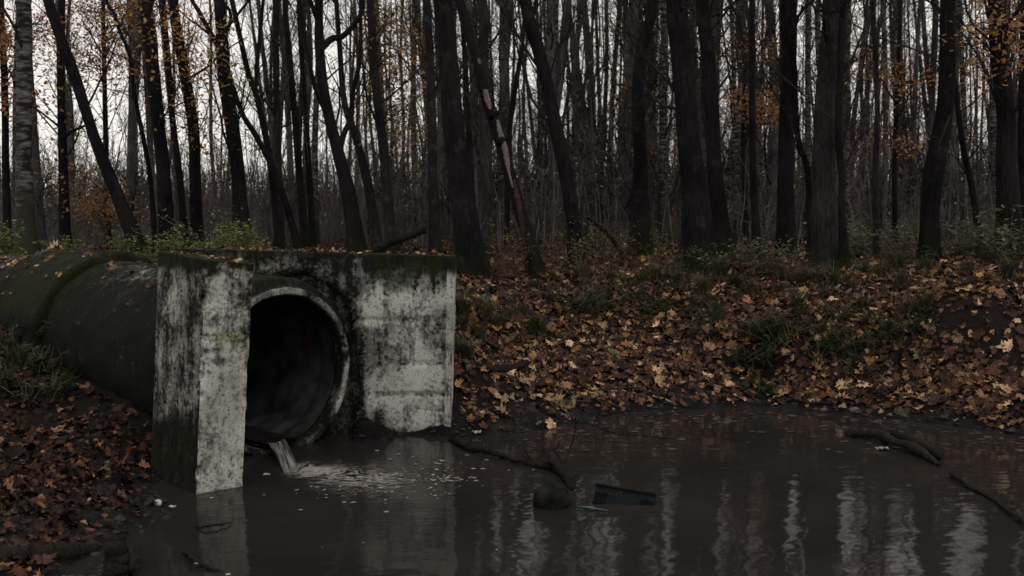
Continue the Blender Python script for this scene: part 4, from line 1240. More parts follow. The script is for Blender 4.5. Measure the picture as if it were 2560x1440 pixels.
# dead tree with peeling bark
e, q = T('dead_tree', 'slanting dead tree with bark peeling off pinkish bare wood', [(1146, -15, 22), (1165, 60, 26), (1190, 140, 26), (1206, 215, 25), (1232, 300, 26), (1262, 390, 28), (1282, 460, 30), (1304, 540, 32), (1326, 620, 34), (1344, 705, 46)], 12.4, seed=24, top=9, n=(5, 12, 30), tmin=.5)
def patch(parent, q, pts, d, mat, name, frac=0.55, off=0.012):
    """slabs of bare wood standing proud of the trunk on its camera side"""
    V, F, o_ = [], [], 0
    rng = np.random.default_rng(77)
    n = len(pts)
    rows = []
    dense = smooth_path(np.array(pts, float), n * 8)
    nu = 9
    for (a, b, w_) in dense:
        c = W(a, b, d); r = None
        zi = np.argmin(np.abs(q[:, 2] - c[2])); r = q[zi, 3]; ax = q[zi, :3] + (q[min(zi + 1, len(q) - 1), :3] - q[zi, :3]) * ((c[2] - q[zi, 2]) / (q[min(zi + 1, len(q) - 1), 2] - q[zi, 2] + 1e-6))
        hw = w_ / 2 / F_PX * d * rng.uniform(.75, 1.2)
        for u in np.linspace(-1, 1, nu):
            x = np.clip(c[0] + u * hw - ax[0], -r * .98, r * .98)
            y = -math.sqrt(max(r * r - x * x, 0))
            nrm_ = np.array([x, y, 0]) / max(r, 1e-6)
            k = off * (1 - abs(u) ** 4 * 1.4)
            rows.append(np.array([ax[0] + x, ax[1] + y, c[2]]) + nrm_ * k)
    V = np.array(rows)
    mobj(name, V, [grid_faces(nu, len(dense))[:, ::-1]], M[mat], parent)
patch(e, q, [(1214, 225, 14), (1216, 240, 16), (1222, 262, 16), (1226, 275, 8)], 12.4, 'bare_wood', 'bare_wood')
patch(e, q, [(1196, 148, 6), (1199, 156, 8), (1200, 162, 4)], 12.4, 'bare_wood', 'bare_wood')
patch(e, q, [(1244, 300, 8), (1250, 325, 16), (1258, 355, 18), (1264, 380, 18), (1268, 405, 14), (1272, 430, 9), (1282, 470, 5)], 12.4, 'bare_wood', 'bare_wood')
patch(e, q, [(1284, 450, 8), (1292, 490, 16), (1298, 520, 14), (1304, 560, 13), (1306, 590, 12), (1310, 640, 14), (1318, 680, 8)], 12.4, 'red_wood', 'bare_wood')
for (a, b, w_) in ((1228, 288, 14), (1246, 355, 8)):
    pp = np.array([[*W(a - 2, b + 8, 12.1), .03], [*W(a + 4, b, 12.0), .045], [*W(a + 10, b - 8, 12.1), .03], [*W(a + 18, b - 4, 12.2), .015]])
    qq = smooth_path(pp, 8); V, F = tubes(qq[None, :, :3], qq[None, :, 3], 7, True); mobj('bark_flap', V, F, M['bark'], e)
T('bare_tree', 'leaning black tree right of the peeling dead one', [(1308, -15, 30), (1322, 50, 32), (1345, 120, 32), (1368, 210, 33), (1385, 300, 34), (1405, 390, 36), (1422, 480, 36), (1434, 570, 38), (1444, 680, 46)], 13.6, seed=25, top=11, limbs=[[(1322, 60, 12, 0), (1338, 20, 10, .1), (1345, -40, 8, .2)]], n=(12, 80, 360))
T('bare_tree', 'thin tree leaning right in the gap past the peeling tree', [(1310, 80, 9), (1295, 180, 12), (1282, 260, 14), (1272, 360, 14), (1266, 640, 16)], 20, seed=26, top=8)
T('bare_tree', 'dark tree with a kinked upper trunk in the middle of the right half', [(1632, -10, 26), (1622, 60, 27), (1604, 120, 28), (1596, 200, 30), (1596, 300, 32), (1602, 400, 36), (1600, 500, 44), (1604, 630, 62)], 16, seed=27, n=(12, 80, 360))
T('bare_tree', 'massive black trunk with a companion fused at its right, right of the kinked tree', [(1692, -10, 52), (1700, 100, 52), (1712, 220, 54), (1722, 350, 58), (1736, 470, 66), (1742, 560, 76), (1748, 680, 100)], 12.8, seed=28, sides=20, n=(12, 80, 360), tmin=.35)
T('bare_tree', 'dark trunk pressed against the right of the massive black one', [(1754, -10, 32), (1766, 100, 34), (1776, 220, 36), (1782, 350, 38), (1790, 470, 42), (1806, 640, 60)], 14, seed=29, sides=16)
T('bare_tree', 'narrow brown-black trunk alone in the gap right of the massive pair', [(1880, 0, 15), (1880, 200, 16), (1882, 400, 18), (1892, 620, 24)], 17, seed=30)
T('bare_tree', 'smooth straight trunk hugged by a sinuous thin stem', [(1972, -10, 36), (1972, 150, 36), (1966, 300, 36), (1964, 450, 40), (1968, 660, 52)], 14, 'bark', seed=31, sides=16, tmin=.4)
T('bare_tree', 'sinuous thin stem curling along the right side of the smooth trunk', [(1975, -10, 15), (1980, 100, 16), (1986, 200, 16), (1990, 300, 15), (2000, 370, 15), (2018, 420, 15), (2024, 520, 15), (2026, 650, 20)], 13.5, seed=32, top=8)
T('bare_tree', 'thick grey-black beech with a broad mossy foot on the right bank', [(2086, -10, 54), (2078, 120, 54), (2066, 260, 54), (2060, 400, 56), (2058, 520, 60), (2062, 600, 68), (2066, 665, 92)], 13, 'bark_grey', seed=33, sides=20, tmin=.4)
T('bare_tree', 'thin stem wrapping the right side of the broad-footed beech', [(2112, -10, 15), (2104, 100, 17), (2098, 250, 17), (2096, 350, 17), (2106, 450, 17), (2104, 530, 17), (2112, 650, 26)], 12.7, seed=34, top=9)
T('bare_tree', 'thin pale stem standing clear right of the beech', [(2182, 0, 11), (2190, 150, 12), (2194, 300, 12), (2188, 450, 14), (2194, 640, 17)], 14.5, 'bark_grey', seed=35)
e, q = T('bare_tree', 'dark snag with a torn splinter halfway up, above the ferns on the right', [(2370, -10, 36), (2368, 120, 37), (2364, 250, 40), (2352, 340, 46), (2334, 440, 50), (2324, 540, 46), (2322, 650, 52)], 13.6, seed=36, sides=16, tmin=.4)
patch(e, q, [(2366, 290, 4), (2358, 310, 7), (2350, 330, 7), (2340, 360, 5)], 13.6, 'red_wood', 'torn_wood', off=.02)
T('bare_tree', 'slim tree leaning away behind the splintered snag', [(2384, 190, 12), (2396, 280, 14), (2410, 380, 15), (2432, 480, 16), (2452, 630, 20)], 15, seed=37, top=7)
e, q = T('maple_tree', 'stout dark tree at the right edge with amber leaves at its top', [(2488, -10, 36), (2494, 100, 40), (2506, 200, 44), (2516, 300, 46), (2516, 400, 48), (2520, 500, 52), (2524, 640, 64)], 13.4, seed=38, sides=16, tmin=.3)
foliage(e, q, [(2470, 30, 70, 40, 9), (2540, 60, 40, 60, 6), (2440, 90, 50, 30, 5)], 12.5, 240, YEL + ORA, .05, 38, .16)
T('bare_tree', 'dark trunk cut by the right edge of the photo', [(2566, -10, 26), (2562, 200, 28), (2560, 400, 30), (2566, 640, 40)], 15, seed=39)
e, q = T('maple_tree', 'young maple with a cloud of rusty leaves between the massive pair and the smooth trunk', [(1850, 60, 8), (1862, 200, 10), (1858, 350, 11), (1866, 620, 14)], 21, seed=40, top=9)
foliage(e, q, [(1920, 270, 35, 60, 12), (1900, 120, 50, 50, 5), (1830, 250, 40, 30, 3)], 20, 500, ORA, .05, 40, .25)
e, q = T('maple_tree', 'thin tree scattering orange leaves in the dark gap right of the beech', [(2250, 0, 9), (2244, 200, 10), (2236, 420, 12), (2240, 620, 14)], 19, seed=41, top=10)
foliage(e, q, [(2220, 190, 60, 20, 7), (2160, 130, 40, 20, 3), (2200, 340, 50, 20, 3), (2290, 370, 20, 10, 2), (2440, 180, 50, 80, 5)], 18, 300, ORA, .05, 41, .18)
# far pale birches
for k, (x, w_, d_, lab) in enumerate(((1035, 12, 30, 'slim pale birch glimpsed behind the yellow-olive leaves'), (1392, 14, 26, 'pale birch beyond the leaning black tree'), (1500, 10, 34, 'far pale birch left of the kinked tree'),
        (1660, 10, 32, 'pale birch showing in the gap left of the massive trunk'), (1838, 11, 27, 'pale birch right behind the massive pair'), (2120, 9, 26, 'white birch stem in the gap just right of the beech'), (2240, 10, 27, 'white birch bending in the dark gap right of the beech'),
        (340, 10, 30, 'pale birch low behind the foot of the slanting tree'), (2410, 14, 24, 'mottled birch behind the splintered snag'), (2020, 16, 24, 'mottled birch between the smooth trunk and the beech'), (1190, 9, 36, 'distant birch behind the thickest tree'), (790, 16, 24, 'flaky birch behind the crooked oak'))):
    b = 555 + 0.5 * F_PX / d_
    wv = random.uniform(-12, 12)
    T('birch_tree', lab, [(x + wv, -10, w_ * .8), (x + wv * .4, 180, w_ * .9), (x - wv * .3, 380, w_), (x, b, w_ * 1.2)], d_, 'birch', top=15, seed=60 + k, group='pale birches further back in the wood', sides=8, rough=.03, n=(10, 50, 220))

# ------------------------------------------------------------------ the wood behind: individual trees from a few kinds
protos = []
for k in range(12):
    rng = np.random.default_rng(900 + k)
    H = rng.uniform(17, 23); r = rng.uniform(0.06, 0.15)
    lean = rng.normal(0, 0.6, 2)
    pts = [[0, 0, -0.3, r * 1.3]]
    for s in np.linspace(0.03, 1, 7):
        pts.append([lean[0] * s ** 1.3 + rng.normal(0, 0.10), lean[1] * s + rng.normal(0, 0.10), H * s, r * (1 - 0.85 * s)])
    q = smooth_path(np.array(pts), 22)
    V, F = trunk_mesh(q, 7, 0.04, True, k)
    if k in (2, 7):   # forked
        br0 = smooth_path(np.array([[*q[5, :3], r * .7], [*(q[8, :3] + [.4, .1, 0]), r * .6], [*(q[14, :3] + [.9, .2, 0]), r * .3], [*(q[20, :3] + [1.3, .3, 0]), .02]]), 12)
        V2, F2 = tubes(br0[None, :, :3], br0[None, :, 3], 6); V, F = join([(V, F), (V2, F2)]); F = F[0]
    tm = mesh_data('trunk', V, [F], M['birch'] if k in (4, 9, 11) else M['bark_hazed'])
    br = grow(q[:, :3], q[:, 3], rng, 44, 340, 2000, len1=rng.uniform(1.4, 2.4), tmin=0.10, rmin=0.0045, up=0.7)
    Vb, Fb = join(br)
    bm_ = mesh_data('branches', Vb, Fb, M['twig'])
    lm_ = None
    if k in (1, 3, 5, 8, 10):
        m_ = 560
        hh = rng.uniform(1.5, 11, m_); aa = rng.uniform(0, 6.28, m_); rr_ = rng.uniform(.1, 1.5, m_)
        LPp = np.stack([lean[0] * hh / H + np.cos(aa) * rr_, lean[1] * hh / H + np.sin(aa) * rr_, np.round(hh * 2) / 2 + rng.normal(0, .1, m_)], 1)
        frp = leaf_frames(m_, np.tile([0, -.2, 1.0], (m_, 1)), .5, rng)
        cp = np.array(YEL + ORA + OLI)[rng.integers(0, 11, m_)] * rng.uniform(.5, .9, (m_, 1))
        V, F, Cp = joined_leaves(LPp, frp, rng.uniform(.05, .11, m_), rng.integers(0, 2, m_), cp, OVALS[:2])
        lm_ = mesh_data('leaves', V, F, M['leaf_tree'], True, Cp)
    protos.append((tm, bm_, k, lm_))
gaps = None
def sector(px):
    if px < 360: return 'left of the sturdy dark tree'
    if px < 700: return 'above the green bushes'
    if px < 1100: return 'above the headwall'
    if px < 1450: return 'around the peeling dead tree'
    if px < 1680: return 'around the kinked tree'
    if px < 2060: return 'between the massive trunk and the beech'
    return 'right of the beech'
rng = np.random.default_rng(42)
cnt = 0
BG = []
while cnt < 245:
    pxx = rng.uniform(-350, 2900)
    den = np.interp(pxx, [-350, 60, 400, 650, 950, 1300, 1600, 2560, 2900], [.6, .30, .32, .42, .6, .7, .95, 1, .7])
    if rng.random() > den: continue
    d_ = 20 + 52 * rng.random() ** 0.8
    if pxx < 800 and d_ > 48: continue
    x = (pxx - CX) / F_PX * d_
    k = int(rng.integers(0, 12))
    tm, bm_, kk, lm_ = protos[k]
    zz = float(height_raw(np.array([x]), np.array([d_]))[0])
    bi = kk in (4, 9, 11)
    e = empty('birch_tree' if bi else 'bare_tree', (x, d_, zz))
    BG.append((e, pxx, d_, 'pale birches' if bi else ('slender trees' if kk % 2 else 'twiggy trees')))
    e.rotation_euler = (rng.normal(0, .025), rng.normal(0, .03), rng.uniform(0, 6.28))
    s_ = rng.uniform(.8, 1.2); th_ = .55 if pxx < 760 else 1.0; e.scale = (s_ * (.5 + th_ / 2), s_ * (.5 + th_ / 2), s_)
    for nm, me in (('trunk', tm), ('branches', bm_)) + ((('leaves', lm_),) if lm_ else ()):
        o = bpy.data.objects.new(nm, me); C.objects.link(o); o.parent = e
        if nm != 'trunk': tag(o, kind='stuff')
    cnt += 1

LAND = [(60, 'the mossy birch'), (155, 'the narrow trunk behind the slanting tree'), (265, 'the orange-leaved tree'), (395, 'the sturdy dark tree'), (485, 'the yellow-dotted tree'), (575, 'the tall forked tree'), (693, 'the grey trunk over the bushes'), (762, 'the bowing pair'),
        (825, 'the crooked oak'), (945, 'the smooth grey tree'), (1080, 'the pale grey trunk'), (1130, 'the thickest tree'), (1240, 'the peeling dead tree'), (1385, 'the leaning black tree'), (1600, 'the kinked tree'), (1725, 'the massive trunk'), (1882, 'the lone narrow trunk'), (1966, 'the smooth trunk'),
        (2065, 'the beech'), (2190, 'the thin pale stem'), (2350, 'the splintered snag'), (2510, 'the stout edge tree')]
grp = {}
for e, pxx, d_, kind_ in BG:
    lx, nm = min(LAND, key=lambda l: abs(l[0] - pxx))
    if pxx < 0 or pxx > 2560: key = ('far back' if d_ > 45 else 'standing behind') + (', beyond the left photo edge' if pxx < 0 else ', beyond the right photo edge')
    else: key = ('far back, ' if d_ > 45 else 'nearer, ') + ('right of ' if pxx > lx else 'left of ') + nm
    grp.setdefault((kind_, key), []).append((pxx, e))
SING = {'pale birches': 'pale thin birch', 'slender trees': 'slender bare tree', 'twiggy trees': 'bare twiggy tree'}
ORD_ = ['leftmost', 'second', 'third', 'fourth', 'fifth', 'sixth', 'seventh', 'eighth', 'ninth', 'tenth', 'eleventh', 'twelfth', 'thirteenth', 'fourteenth', 'fifteenth']
for (kind_, key), L_ in grp.items():
    L_.sort(key=lambda a: a[0])
    for j, (_, e) in enumerate(L_):
        lab = SING[kind_] + ' ' + key if len(L_) == 1 else ORD_[min(j, 14)] + ' of the ' + kind_ + ' ' + key
        tag(e, lab, 'tree', 'thin trees filling the wood behind')

# distant wood that reads as one mass: stems and brush
rng = np.random.default_rng(43)
n = 900
d_ = rng.uniform(62, 150, n); a_ = rng.uniform(-0.75, 0.75, n)
bx = a_ * d_; H = rng.uniform(9, 17, n) * np.interp(a_, [-.75, -.5, -.15, .05], [.5, .28, .34, 1])
K = 6
t = np.linspace(0, 1, K)[None]
lean = rng.normal(0, .6, (n, 2))
P = np.stack([bx[:, None] + lean[:, :1] * t + rng.normal(0, .12, (n, K)), d_[:, None] + lean[:, 1:] * t, 1.1 + H[:, None] * t], -1)
R = rng.uniform(.06, .17, n)[:, None] * (1 - .8 * t)
parts = [tubes(P, R, 4)]
m = 13000
a = rng.integers(0, n, m); s = rng.uniform(0.02, 1, m)
z0 = s * H[a]
SP = np.stack([bx[a] + lean[a, 0] * s, d_[a] + lean[a, 1] * s, 1.1 + z0], 1)
D = np.stack([rng.normal(0, 1, m), rng.normal(0, .6, m), rng.uniform(.3, 1.6, m)], 1); D /= np.linalg.norm(D, axis=1, keepdims=True)
Ln = rng.uniform(.8, 2.6, m)[:, None]
Q = np.stack([SP, SP + D * Ln * .5 + rng.normal(0, .1, (m, 3)), SP + D * Ln + [0, 0, .3]], 1)
parts.append(tubes(Q, np.tile([.022, .016, .008], (m, 1)), 3))
V, F = join(parts)
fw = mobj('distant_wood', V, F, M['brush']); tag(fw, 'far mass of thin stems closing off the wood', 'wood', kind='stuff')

# thicket: brush and young stems on the wood floor
n = 6500
d_ = 19 + 75 * rng.random(n) ** 0.9; a_ = rng.uniform(-0.62, 0.62, n)
bx = a_ * d_; H = rng.uniform(.8, 3.6, n) * (1 + (d_ > 45) * .5)
bz = np.full(n, 1.15)
lean = rng.normal(0, .45, (n, 2)) * H[:, None] * .35
t = np.linspace(0, 1, 4)[None]
P = np.stack([bx[:, None] + lean[:, :1] * t ** 1.5 + rng.normal(0, .04, (n, 4)), d_[:, None] + lean[:, 1:] * t, bz[:, None] + H[:, None] * t], -1)
parts = [tubes(P, rng.uniform(.009, .022, n)[:, None] * (1 - .6 * t) * (1 + (d_[:, None] > 45) * .5), 3)]
m = 26000
a = rng.integers(0, n, m); s = rng.uniform(.15, 1, m)
SP = np.stack([bx[a] + lean[a, 0] * s ** 1.5, d_[a] + lean[a, 1] * s, bz[a] + H[a] * s], 1)
D = np.stack([rng.normal(0, 1, m), rng.normal(0, .6, m), rng.uniform(.2, 1.4, m)], 1); D /= np.linalg.norm(D, axis=1, keepdims=True)
Ln = rng.uniform(.25, .9, m)[:, None] * (1 + (d_[a, None] > 45) * .6)
Q = np.stack([SP, SP + D * Ln], 1)
parts.append(tubes(Q, np.tile([.009, .005], (m, 1)) * (1 + (d_[a, None] > 45) * .6), 3))
V, F = join(parts)
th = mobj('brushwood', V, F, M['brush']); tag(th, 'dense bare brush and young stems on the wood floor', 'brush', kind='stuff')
# last leaves clinging in the brush
m = 7000
a = rng.integers(0, n, m); s = rng.uniform(.1, 1, m)
LP = np.stack([bx[a] + lean[a, 0] * s ** 1.5, d_[a] + lean[a, 1] * s, bz[a] + H[a] * s], 1) + rng.normal(0, .25, (m, 3))
fr = leaf_frames(m, np.tile([0, -0.3, 1.0], (m, 1)), .6, rng)
cc = np.array([(0.16, 0.075, 0.03), (0.12, 0.05, 0.025), (0.20, 0.12, 0.05), (0.07, 0.07, 0.03)])[rng.integers(0, 4, m)]
V, F, Cc = joined_leaves(LP, fr, rng.uniform(.05, .11, m), rng.integers(0, 2, m), cc, OVALS[:2])
bl = mobj('brush_leaves', V, F, M['leaf_col'], None, True, col=Cc); tag(bl, 'last brown leaves clinging in the brush', 'leaves', kind='stuff')

# ------------------------------------------------------------------ undergrowth plants
GRN = [(0.22, 0.27, 0.09), (0.15, 0.19, 0.065), (0.27, 0.30, 0.12), (0.10, 0.13, 0.045)]
PALE = [(0.18, 0.20, 0.12), (0.12, 0.14, 0.08), (0.22, 0.23, 0.14), (0.08, 0.09, 0.05)]
YLW = [(0.25, 0.20, 0.075), (0.20, 0.17, 0.06), (0.13, 0.13, 0.05)]
RST = [(0.16, 0.075, 0.035), (0.11, 0.05, 0.028), (0.20, 0.11, 0.05)]
DGR = [(0.035, 0.06, 0.022), (0.05, 0.075, 0.028), (0.025, 0.042, 0.018)]
def plant_proto(seed, h, nstem, nleaf, pal, size, spread=0.3):
    size *= .8; nleaf = int(nleaf * 2.0)
    rng = np.random.default_rng(seed)
    top = np.stack([rng.normal(0, spread, nstem), rng.normal(0, spread, nstem), h * rng.uniform(.55, 1.0, nstem)], 1)
    b = rng.normal(0, .05, (nstem, 3)) * [1, 1, 0]; b[:, 2] = -0.05
    mid = (b + top) / 2 + rng.normal(0, .05, (nstem, 3)); mid[:, :2] *= .7
    P = np.stack([b, mid, top], 1)
    P = np.stack([smooth_path(p, 6) for p in P])
    V, F = tubes(P, np.tile(np.linspace(.006, .002, 6), (nstem, 1)), 4)
    a = rng.integers(0, nstem, nleaf); s = rng.uniform(.25, 1, nleaf) * 4.99; i = s.astype(int)
    base = P[a, i] + (P[a, i + 1] - P[a, i]) * (s - i)[:, None]
    LP = base + rng.normal(0, 1, (nleaf, 3)) * np.array([.07, .07, .02]) * (h / .5)
    fr = leaf_frames(nleaf, np.tile([0, -.1, 1.0], (nleaf, 1)), .35, rng)
    cc = np.array(pal)[rng.integers(0, len(pal), nleaf)] * rng.uniform(.6, 1.2, (nleaf, 1))
    V2, F2, C2 = joined_leaves(LP, fr, rng.uniform(.6, 1.3, nleaf) * size, rng.integers(0, 2, nleaf), cc, OVALS[:2])
    return mesh_data('stems', V, [F], M['stem']), mesh_data('leaves', V2, F2, M['leaf_tree'], True, C2)
def place_plant(name, pr, loc, s, rot, label, cat, group):
    e = empty(name, loc); e.rotation_euler = (0, 0, rot); e.scale = (s, s, s)
    tag(e, label, cat, group)
    for nm, me in zip(('stems', 'leaves'), pr):
        o = bpy.data.objects.new(nm, me); C.objects.link(o); o.parent = e
    return e
PG = [plant_proto(1, .8, 9, 230, GRN, .085, .22), plant_proto(2, .6, 7, 170, GRN, .09, .2), plant_proto(3, 1.0, 8, 240, GRN, .075, .25)]
PP = [plant_proto(4, .45, 6, 110, PALE, .07, .15), plant_proto(5, .6, 7, 150, PALE, .075, .2)]
PY = [plant_proto(6, .8, 7, 90, YLW, .055, .2), plant_proto(7, .6, 8, 90, YLW, .05, .2)]
PR = [plant_proto(8, .6, 10, 150, RST, .045, .2)]
PD = [plant_proto(9, .16, 9, 60, DGR, .06, .13), plant_proto(10, .14, 9, 50, DGR, .065, .14)]
rng = np.random.default_rng(88)
def gpos(px_, py_, d):
    p = W(px_, py_, d); z = float(height_raw(np.array([p[0]]), np.array([p[1]]))[0]); return (p[0], p[1], z)
where = ['at the far left edge', 'beside the foot of the pale birch', 'above the bulge of the pipe', 'behind the pipe bulge, right of the last', 'over the pipe joint', 'over the near pipe section', 'just left of the wing wall', 'behind the mossy wing wall top', 'above the wing wall front', 'tall, over the left end of the headwall', 'right of the tallest one behind the headwall']
for k, (x, d_, s_, pk) in enumerate(((5, 11.5, 1.15, 0), (150, 12.6, 1.0, 1), (215, 13.0, .75, 1), (305, 12.2, .9, 0), (355, 11.6, .8, 1), (415, 11.6, 1.0, 0), (450, 12.5, .9, 2), (515, 11.6, 1.05, 1), (560, 12, 1.15, 2), (600, 11.4, 1.15, 0), (640, 12.4, .9, 1))):
    place_plant('green_bush', PG[pk], gpos(x, 600, d_), s_ * .62, rng.uniform(0, 6), 'fresh green leafy bush ' + where[k], 'bush', 'green bushes behind the culvert')
wl = [(1700, 640, 12.6, .8, 'pale green plant in front of the foot of the massive trunk'), (1785, 640, 12.3, .8, 'pale green plant by the right foot of the massive pair'), (1915, 660, 12.2, 1.15, 'tallest pale plant, in the gap left of the smooth trunk'),
      (1960, 670, 12.2, .8, 'pale plant in front of the smooth trunk'), (1860, 640, 12.9, .9, 'pale plant behind the tallest one, right of the massive pair'), (2140, 600, 14.2, 1.1, 'pale plant right behind the beech foot'), (2200, 600, 15, 1.1, 'pale plant at the foot of the thin pale stem'),
      (2250, 600, 14, 1.0, 'pale plant left of the splintered snag'), (2400, 600, 14, 1.2, 'pale plant just right of the splintered snag'), (2450, 590, 13.5, 1.3, 'pale plant between the snag and the stout edge tree'),
      (2500, 600, 12.6, 1.1, 'pale plant in front of the stout edge tree'), (2550, 600, 13, 1.3, 'pale plant at the right edge of the wood floor'), (2300, 600, 15.5, 1.3, 'pale plant behind the splintered snag'), (2100, 600, 15.5, 1.2, 'pale plant behind the beech')]
for k, (x, y, d_, s_, lab) in enumerate(wl):
    place_plant('woodland_plant', PP[k % 2], gpos(x, y, d_), s_, rng.uniform(0, 6), lab, 'plant', 'pale green plants on the wood floor')
for k, (x, d_, s_, pr, lab) in enumerate(((1255, 12.4, 1.0, PY[0], 'yellowing sapling between the thickest tree and the dead one'), (1410, 13.5, 1.0, PY[0], 'yellow-leaved sapling left of the leaning black tree'), (1455, 12.9, 1.0, PY[1], 'yellow-leaved shoot right against the leaning black tree'),
        (1500, 13.6, 1.0, PY[1], 'yellow-leaved shoot by the slanting stick'), (1540, 14, .9, PY[0], 'yellow-leaved sapling beyond the slanting stick'), (1640, 14, .9, PY[1], 'yellow-leaved shoot left of the massive trunk'), (1280, 12, .9, PR[0], 'rust-leaved shrub right behind the wall, by the dead tree'),
        (1380, 12.6, .8, PR[0], 'rust-leaved shrub right of the dead tree foot'), (1240, 11.6, .6, PR[0], 'low rust-leaved shrub at the thickest tree foot'), (1570, 13.4, .6, PR[0], 'low rusty shrub by the kinked tree foot'), (1985, 11.9, .7, PR[0], 'rusty dry shrub at the bank top below the smooth trunk'), (2230, 13.2, .8, PR[0], 'rusty dry shrub left of the ferns'))):
    place_plant('young_shrub', pr, gpos(x, 640, d_), s_, rng.uniform(0, 6), lab, 'shrub', 'thin autumn shrubs at the bank top')
def on_bank(px_, py_):
    # walk the ray until it meets the ground
    ds = np.linspace(5, 30, 500)
    pts_ = np.array([W(px_, py_, d) for d in ds]); hz = height_raw(pts_[:, 0], pts_[:, 1])
    i = int(np.argmax(pts_[:, 2] < hz)); return (pts_[i, 0], pts_[i, 1], hz[i])
NUM = ['', '', 'two', 'three', 'four', 'five', 'six', 'seven', 'eight', 'nine', 'ten', 'eleven', 'twelve']
ORD = ['leftmost', 'second', 'third', 'fourth', 'fifth', 'sixth', 'seventh', 'eighth', 'ninth', 'tenth', 'eleventh', 'twelfth']
MARKS = [((1137, 850), 'the headwall end'), ((1180, 690), 'the thickest tree foot'), ((1344, 700), 'the dead tree foot'), ((1440, 670), 'the leaning black tree foot'), ((1604, 640), 'the kinked tree foot'),
         ((1748, 680), 'the massive trunk foot'), ((1968, 660), 'the smooth trunk foot'), ((2066, 665), 'the beech foot'), ((2322, 655), 'the splintered snag foot'), ((2524, 640), 'the stout edge tree foot'), ((1260, 930), 'the charred log'),
         ((2040, 1018), 'the dark shore stick'), ((2440, 800), 'the bare earth hollow'), ((1900, 910), 'the steep dark bank'), ((130, 850), 'the pipe joint'), ((10, 1000), 'the left photo edge'), ((380, 1100), 'the wing wall')]
def place_words(items, noun, plural):
    # items: [(px, py)] -> a label for each, ordered left to right where several share a landmark
    keys = []
    for x, y in items:
        (mx, my), nm = min(MARKS, key=lambda m_: math.hypot(m_[0][0] - x, (m_[0][1] - y) * 1.3))
        rel = ('right of ' if x > mx else 'left of ') if abs(x - mx) > abs(y - my) else ('below ' if y > my else 'above ')
        keys.append(rel + nm)
    out_ = [None] * len(items)
    for k in set(keys):
        ids = sorted([i for i, kk in enumerate(keys) if kk == k], key=lambda i: items[i][0])
        for j, i in enumerate(ids):
            n_ = len(ids)
            if n_ == 1: out_[i] = noun + ' ' + k
            else:
                o_ = 'rightmost' if j == n_ - 1 else ORD[j] + ('' if j == 0 else ' from left')
                out_[i] = o_ + ' of ' + NUM[n_] + ' ' + plural + ' ' + k
    return out_
dl = [(1870, 850), (1905, 905), (1935, 870), (1840, 905), (1960, 850), (2010, 870), (2060, 835), (2110, 800), (2165, 820), (2200, 850), (2230, 880), (1640, 760), (1600, 790), (1510, 770), (1470, 790), (1900, 950), (2150, 870), (2060, 790), (60, 860), (40, 900), (110, 930), (30, 960), (80, 1000), (140, 960), (1700, 740), (1790, 770), (1540, 740), (1580, 760), (1660, 790), (1760, 840), (1350, 760), (1990, 790), (2040, 900), (1880, 980), (2290, 850), (2130, 930)]
for k, ((x, y), lab) in enumerate(zip(dl, place_words(dl, 'low dark-green leafy plant', 'low dark-green plants'))):
    place_plant('ground_plant', PD[k % 2], on_bank(x, y), rng.uniform(.9, 1.5), rng.uniform(0, 6), lab, 'plant', 'low dark plants on the banks')

# grass tufts
def tuft_mesh(seed, nb, h, pal, droop=0.6):
    rng = np.random.default_rng(seed)
    az = rng.uniform(0, 2 * np.pi, nb); L = h * rng.uniform(.5, 1.1, nb); dr = droop * rng.uniform(.4, 1.3, nb)
    b = rng.normal(0, .03, (nb, 2))
    K = 5; V, F, Cc = [], [], []
    dirs = np.stack([np.cos(az), np.sin(az)], 1); side = np.stack([-np.sin(az), np.cos(az)], 1)
    for j in range(K):
        s = j / (K - 1)
        r = L * (0.15 * s + dr * s * s * .8); z = L * (s - dr * .75 * s ** 2.2)
        c = np.concatenate([b + dirs * r[:, None], z[:, None]], 1)
        wd = 0.0035 * (1 - s * .9)
        off = np.concatenate([side * wd, 0 * z[:, None]], 1)
        V.append(np.stack([c - off, c + off], 1))
    V = np.stack(V, 1)   # nb,K,2,3
    base = np.arange(nb)[:, None] * K * 2; j = np.arange(K - 1)[None] * 2
    F = np.stack([base + j, base + j + 1, base + j + 3, base + j + 2], -1).reshape(-1, 4)
    cc = np.array(pal)[rng.integers(0, len(pal), nb)]
    return mesh_data('grass_tuft', V.reshape(-1, 3), [F], M['leaf_col'], True, np.repeat(cc, K * 2, axis=0))
GP = [(0.028, 0.040, 0.017), (0.020, 0.029, 0.013), (0.045, 0.053, 0.025), (0.10, 0.09, 0.055)]
tm_ = [tuft_mesh(1, 160, .38, GP), tuft_mesh(2, 120, .30, GP), tuft_mesh(3, 200, .36, GP, .9)]
tufts = [(1750, 740), (1770, 760), (1800, 790), (1730, 770), (1285, 800), (1250, 830), (1200, 860), (1310, 790), (1460, 790), (1500, 760), (1440, 700), (1560, 720), (1690, 720), (1990, 710), (2040, 715), (2090, 720), (2130, 725), (2285, 790), (2310, 780), (2265, 800), (1930, 830), (1950, 850), (2070, 880), (2120, 900), (2240, 680), (2320, 680), (2400, 650), (2480, 670), (2540, 650), (1150, 830), (1160, 900), (1480, 700), (1840, 720), (2200, 700), (2350, 640), (2020, 700), (1900, 850), (50, 920), (20, 980), (130, 1010), (15, 870), (2450, 640), (2520, 700), (1610, 750), (1380, 760)]
